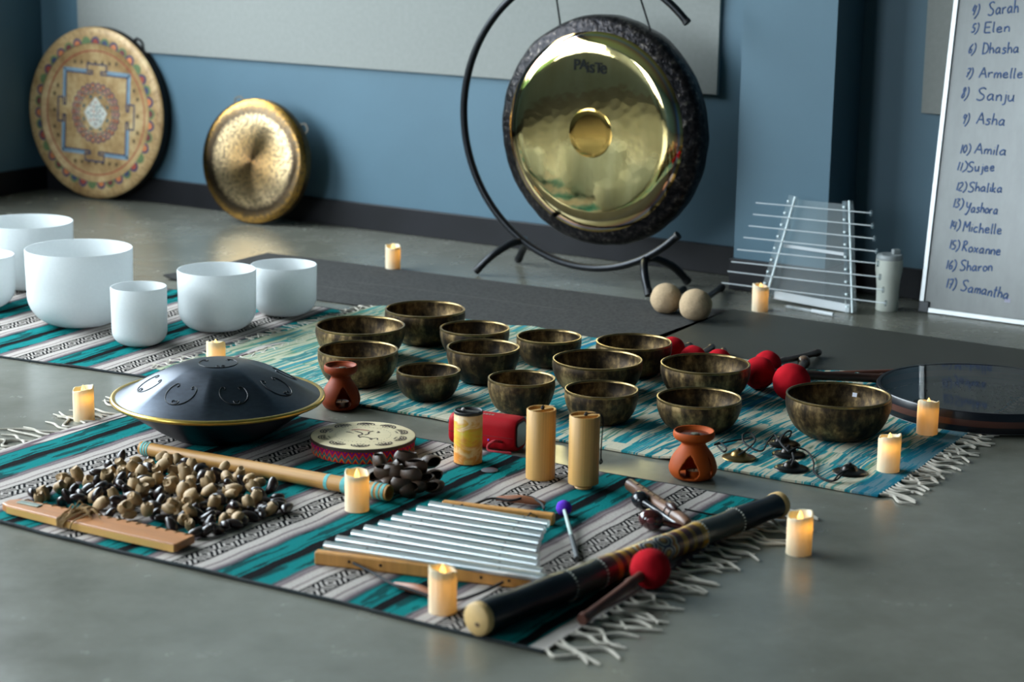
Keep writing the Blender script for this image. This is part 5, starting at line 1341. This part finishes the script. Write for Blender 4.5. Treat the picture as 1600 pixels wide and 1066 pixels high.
t = thing('wooden_stick', 'slim reddish wooden stick behind the thick mallet handle', 'stick', (a.x, a.y, 0), math.atan2(b.y - a.y, b.x - a.x)); L_ = (b - a).length
obj('stick_shaft', MB().tube([(0, 0, .012), (L_, 0, .012)], .0075, 10), M_WOODR, t)

fx, fy, fr2, fh = 1.200, 4.915, .268, .053
t = thing('frame_drum', 'big round ocean frame drum with clear glossy head at right', 'drum', (fx, fy, .006), 0)
def mat_hoop():
    t_ = NT('black_hoop_brown_stripe'); x = t_.xyz(); nz = t_.noise(10, 3, t_.mapv((1, 1, 8)))
    col = t_.ramp(t_.m_('DIVIDE', x[2], .053), [(0, srgb(16, 17, 24)), (.32, srgb(86, 50, 40)), (.62, srgb(16, 17, 24))], 'CONSTANT')
    t_.base(t_.mix(t_.m_('MULTIPLY', nz, .3), col, srgb(20, 16, 18)), .3); return t_.m
obj('hoop', MB().lathe([(fr2 - .012, 0), (fr2 - .001, .0), (fr2, .002), (fr2, fh - .003), (fr2 - .002, fh), (fr2 - .010, fh), (fr2 - .012, fh - .004)], 96), mat_hoop(), t)
obj('edge_line', MB().lathe([(fr2 + .0002, .0008), (fr2 + .001, .0015), (fr2 + .0002, .0022)], 96), M_TIN, t)
obj('lower_skin', MB().lathe([(0, .003), (fr2 - .011, .003)], 72), plain('grey_drum_skin', srgb(112, 116, 112), .6, var=.08, scale=6), t)
def mat_head():
    t_ = NT('clear_drum_head'); tr = t_.n('ShaderNodeBsdfTransparent'); gl = t_.n('ShaderNodeBsdfGlossy'); lw = t_.n('ShaderNodeFresnel'); lw.inputs[0].default_value = 2.1
    tr.inputs[0].default_value = (.86, .88, .9, 1); gl.inputs['Roughness'].default_value = .03; nz = t_.noise(4, 2); bp = t_.n('ShaderNodeBump'); bp.inputs['Strength'].default_value = .015; t_.l(nz, bp.inputs['Height']); t_.l(bp.outputs[0], gl.inputs['Normal'])
    m_ = t_.n('ShaderNodeMixShader'); t_.l(lw.outputs[0], m_.inputs[0]); t_.l(tr.outputs[0], m_.inputs[1]); t_.l(gl.outputs[0], m_.inputs[2]); t_.l(m_.outputs[0], t_.out.inputs[0]); t_.t.nodes.remove(t_.p); return t_.m
obj('clear_head', MB().lathe([(0, fh - .001), (fr2 - .012, fh - .001)], 96), mat_head(), t)
mb = MB()
lx, ly = P(1447, 632, .053).x - fx, P(1447, 632, .053).y - fy
for rr, wd in ((.030, .0022), (.019, .0016)):
    mb.strip([(lx + rr * math.cos(2 * PI * i / 40), ly + rr * math.sin(2 * PI * i / 40)) for i in range(41)], wd, fh + .0003)
for i in range(18):
    a_ = 2 * PI * i / 18; mb.strip([(lx + .022 * math.cos(a_), ly + .022 * math.sin(a_)), (lx + .027 * math.cos(a_ + .12), ly + .027 * math.sin(a_ + .12))], .003, fh + .0003)
for i in range(3): mb.strip([(lx - .010, ly + (i - 1) * .007), (lx + .010, ly + (i - 1) * .007)], .0026, fh + .0003)
obj('printed_stamp', mb, M_INK, t, 0)
random.seed(8); mb = MB()
for i in range(1500):
    rr = .25 * math.sqrt(random.random()); a_ = random.uniform(0, 2 * PI); x, y = rr * math.cos(a_), rr * math.sin(a_)
    if x * .9 + y * .15 < .03 + random.gauss(0, .05): continue
    mb.ell((x, y, .0055), (.0023,) * 3, 5, 4)
o = obj('steel_beads', mb, plain('steel_bead', srgb(150, 152, 150), .3, .8), t); o['kind'] = 'stuff'
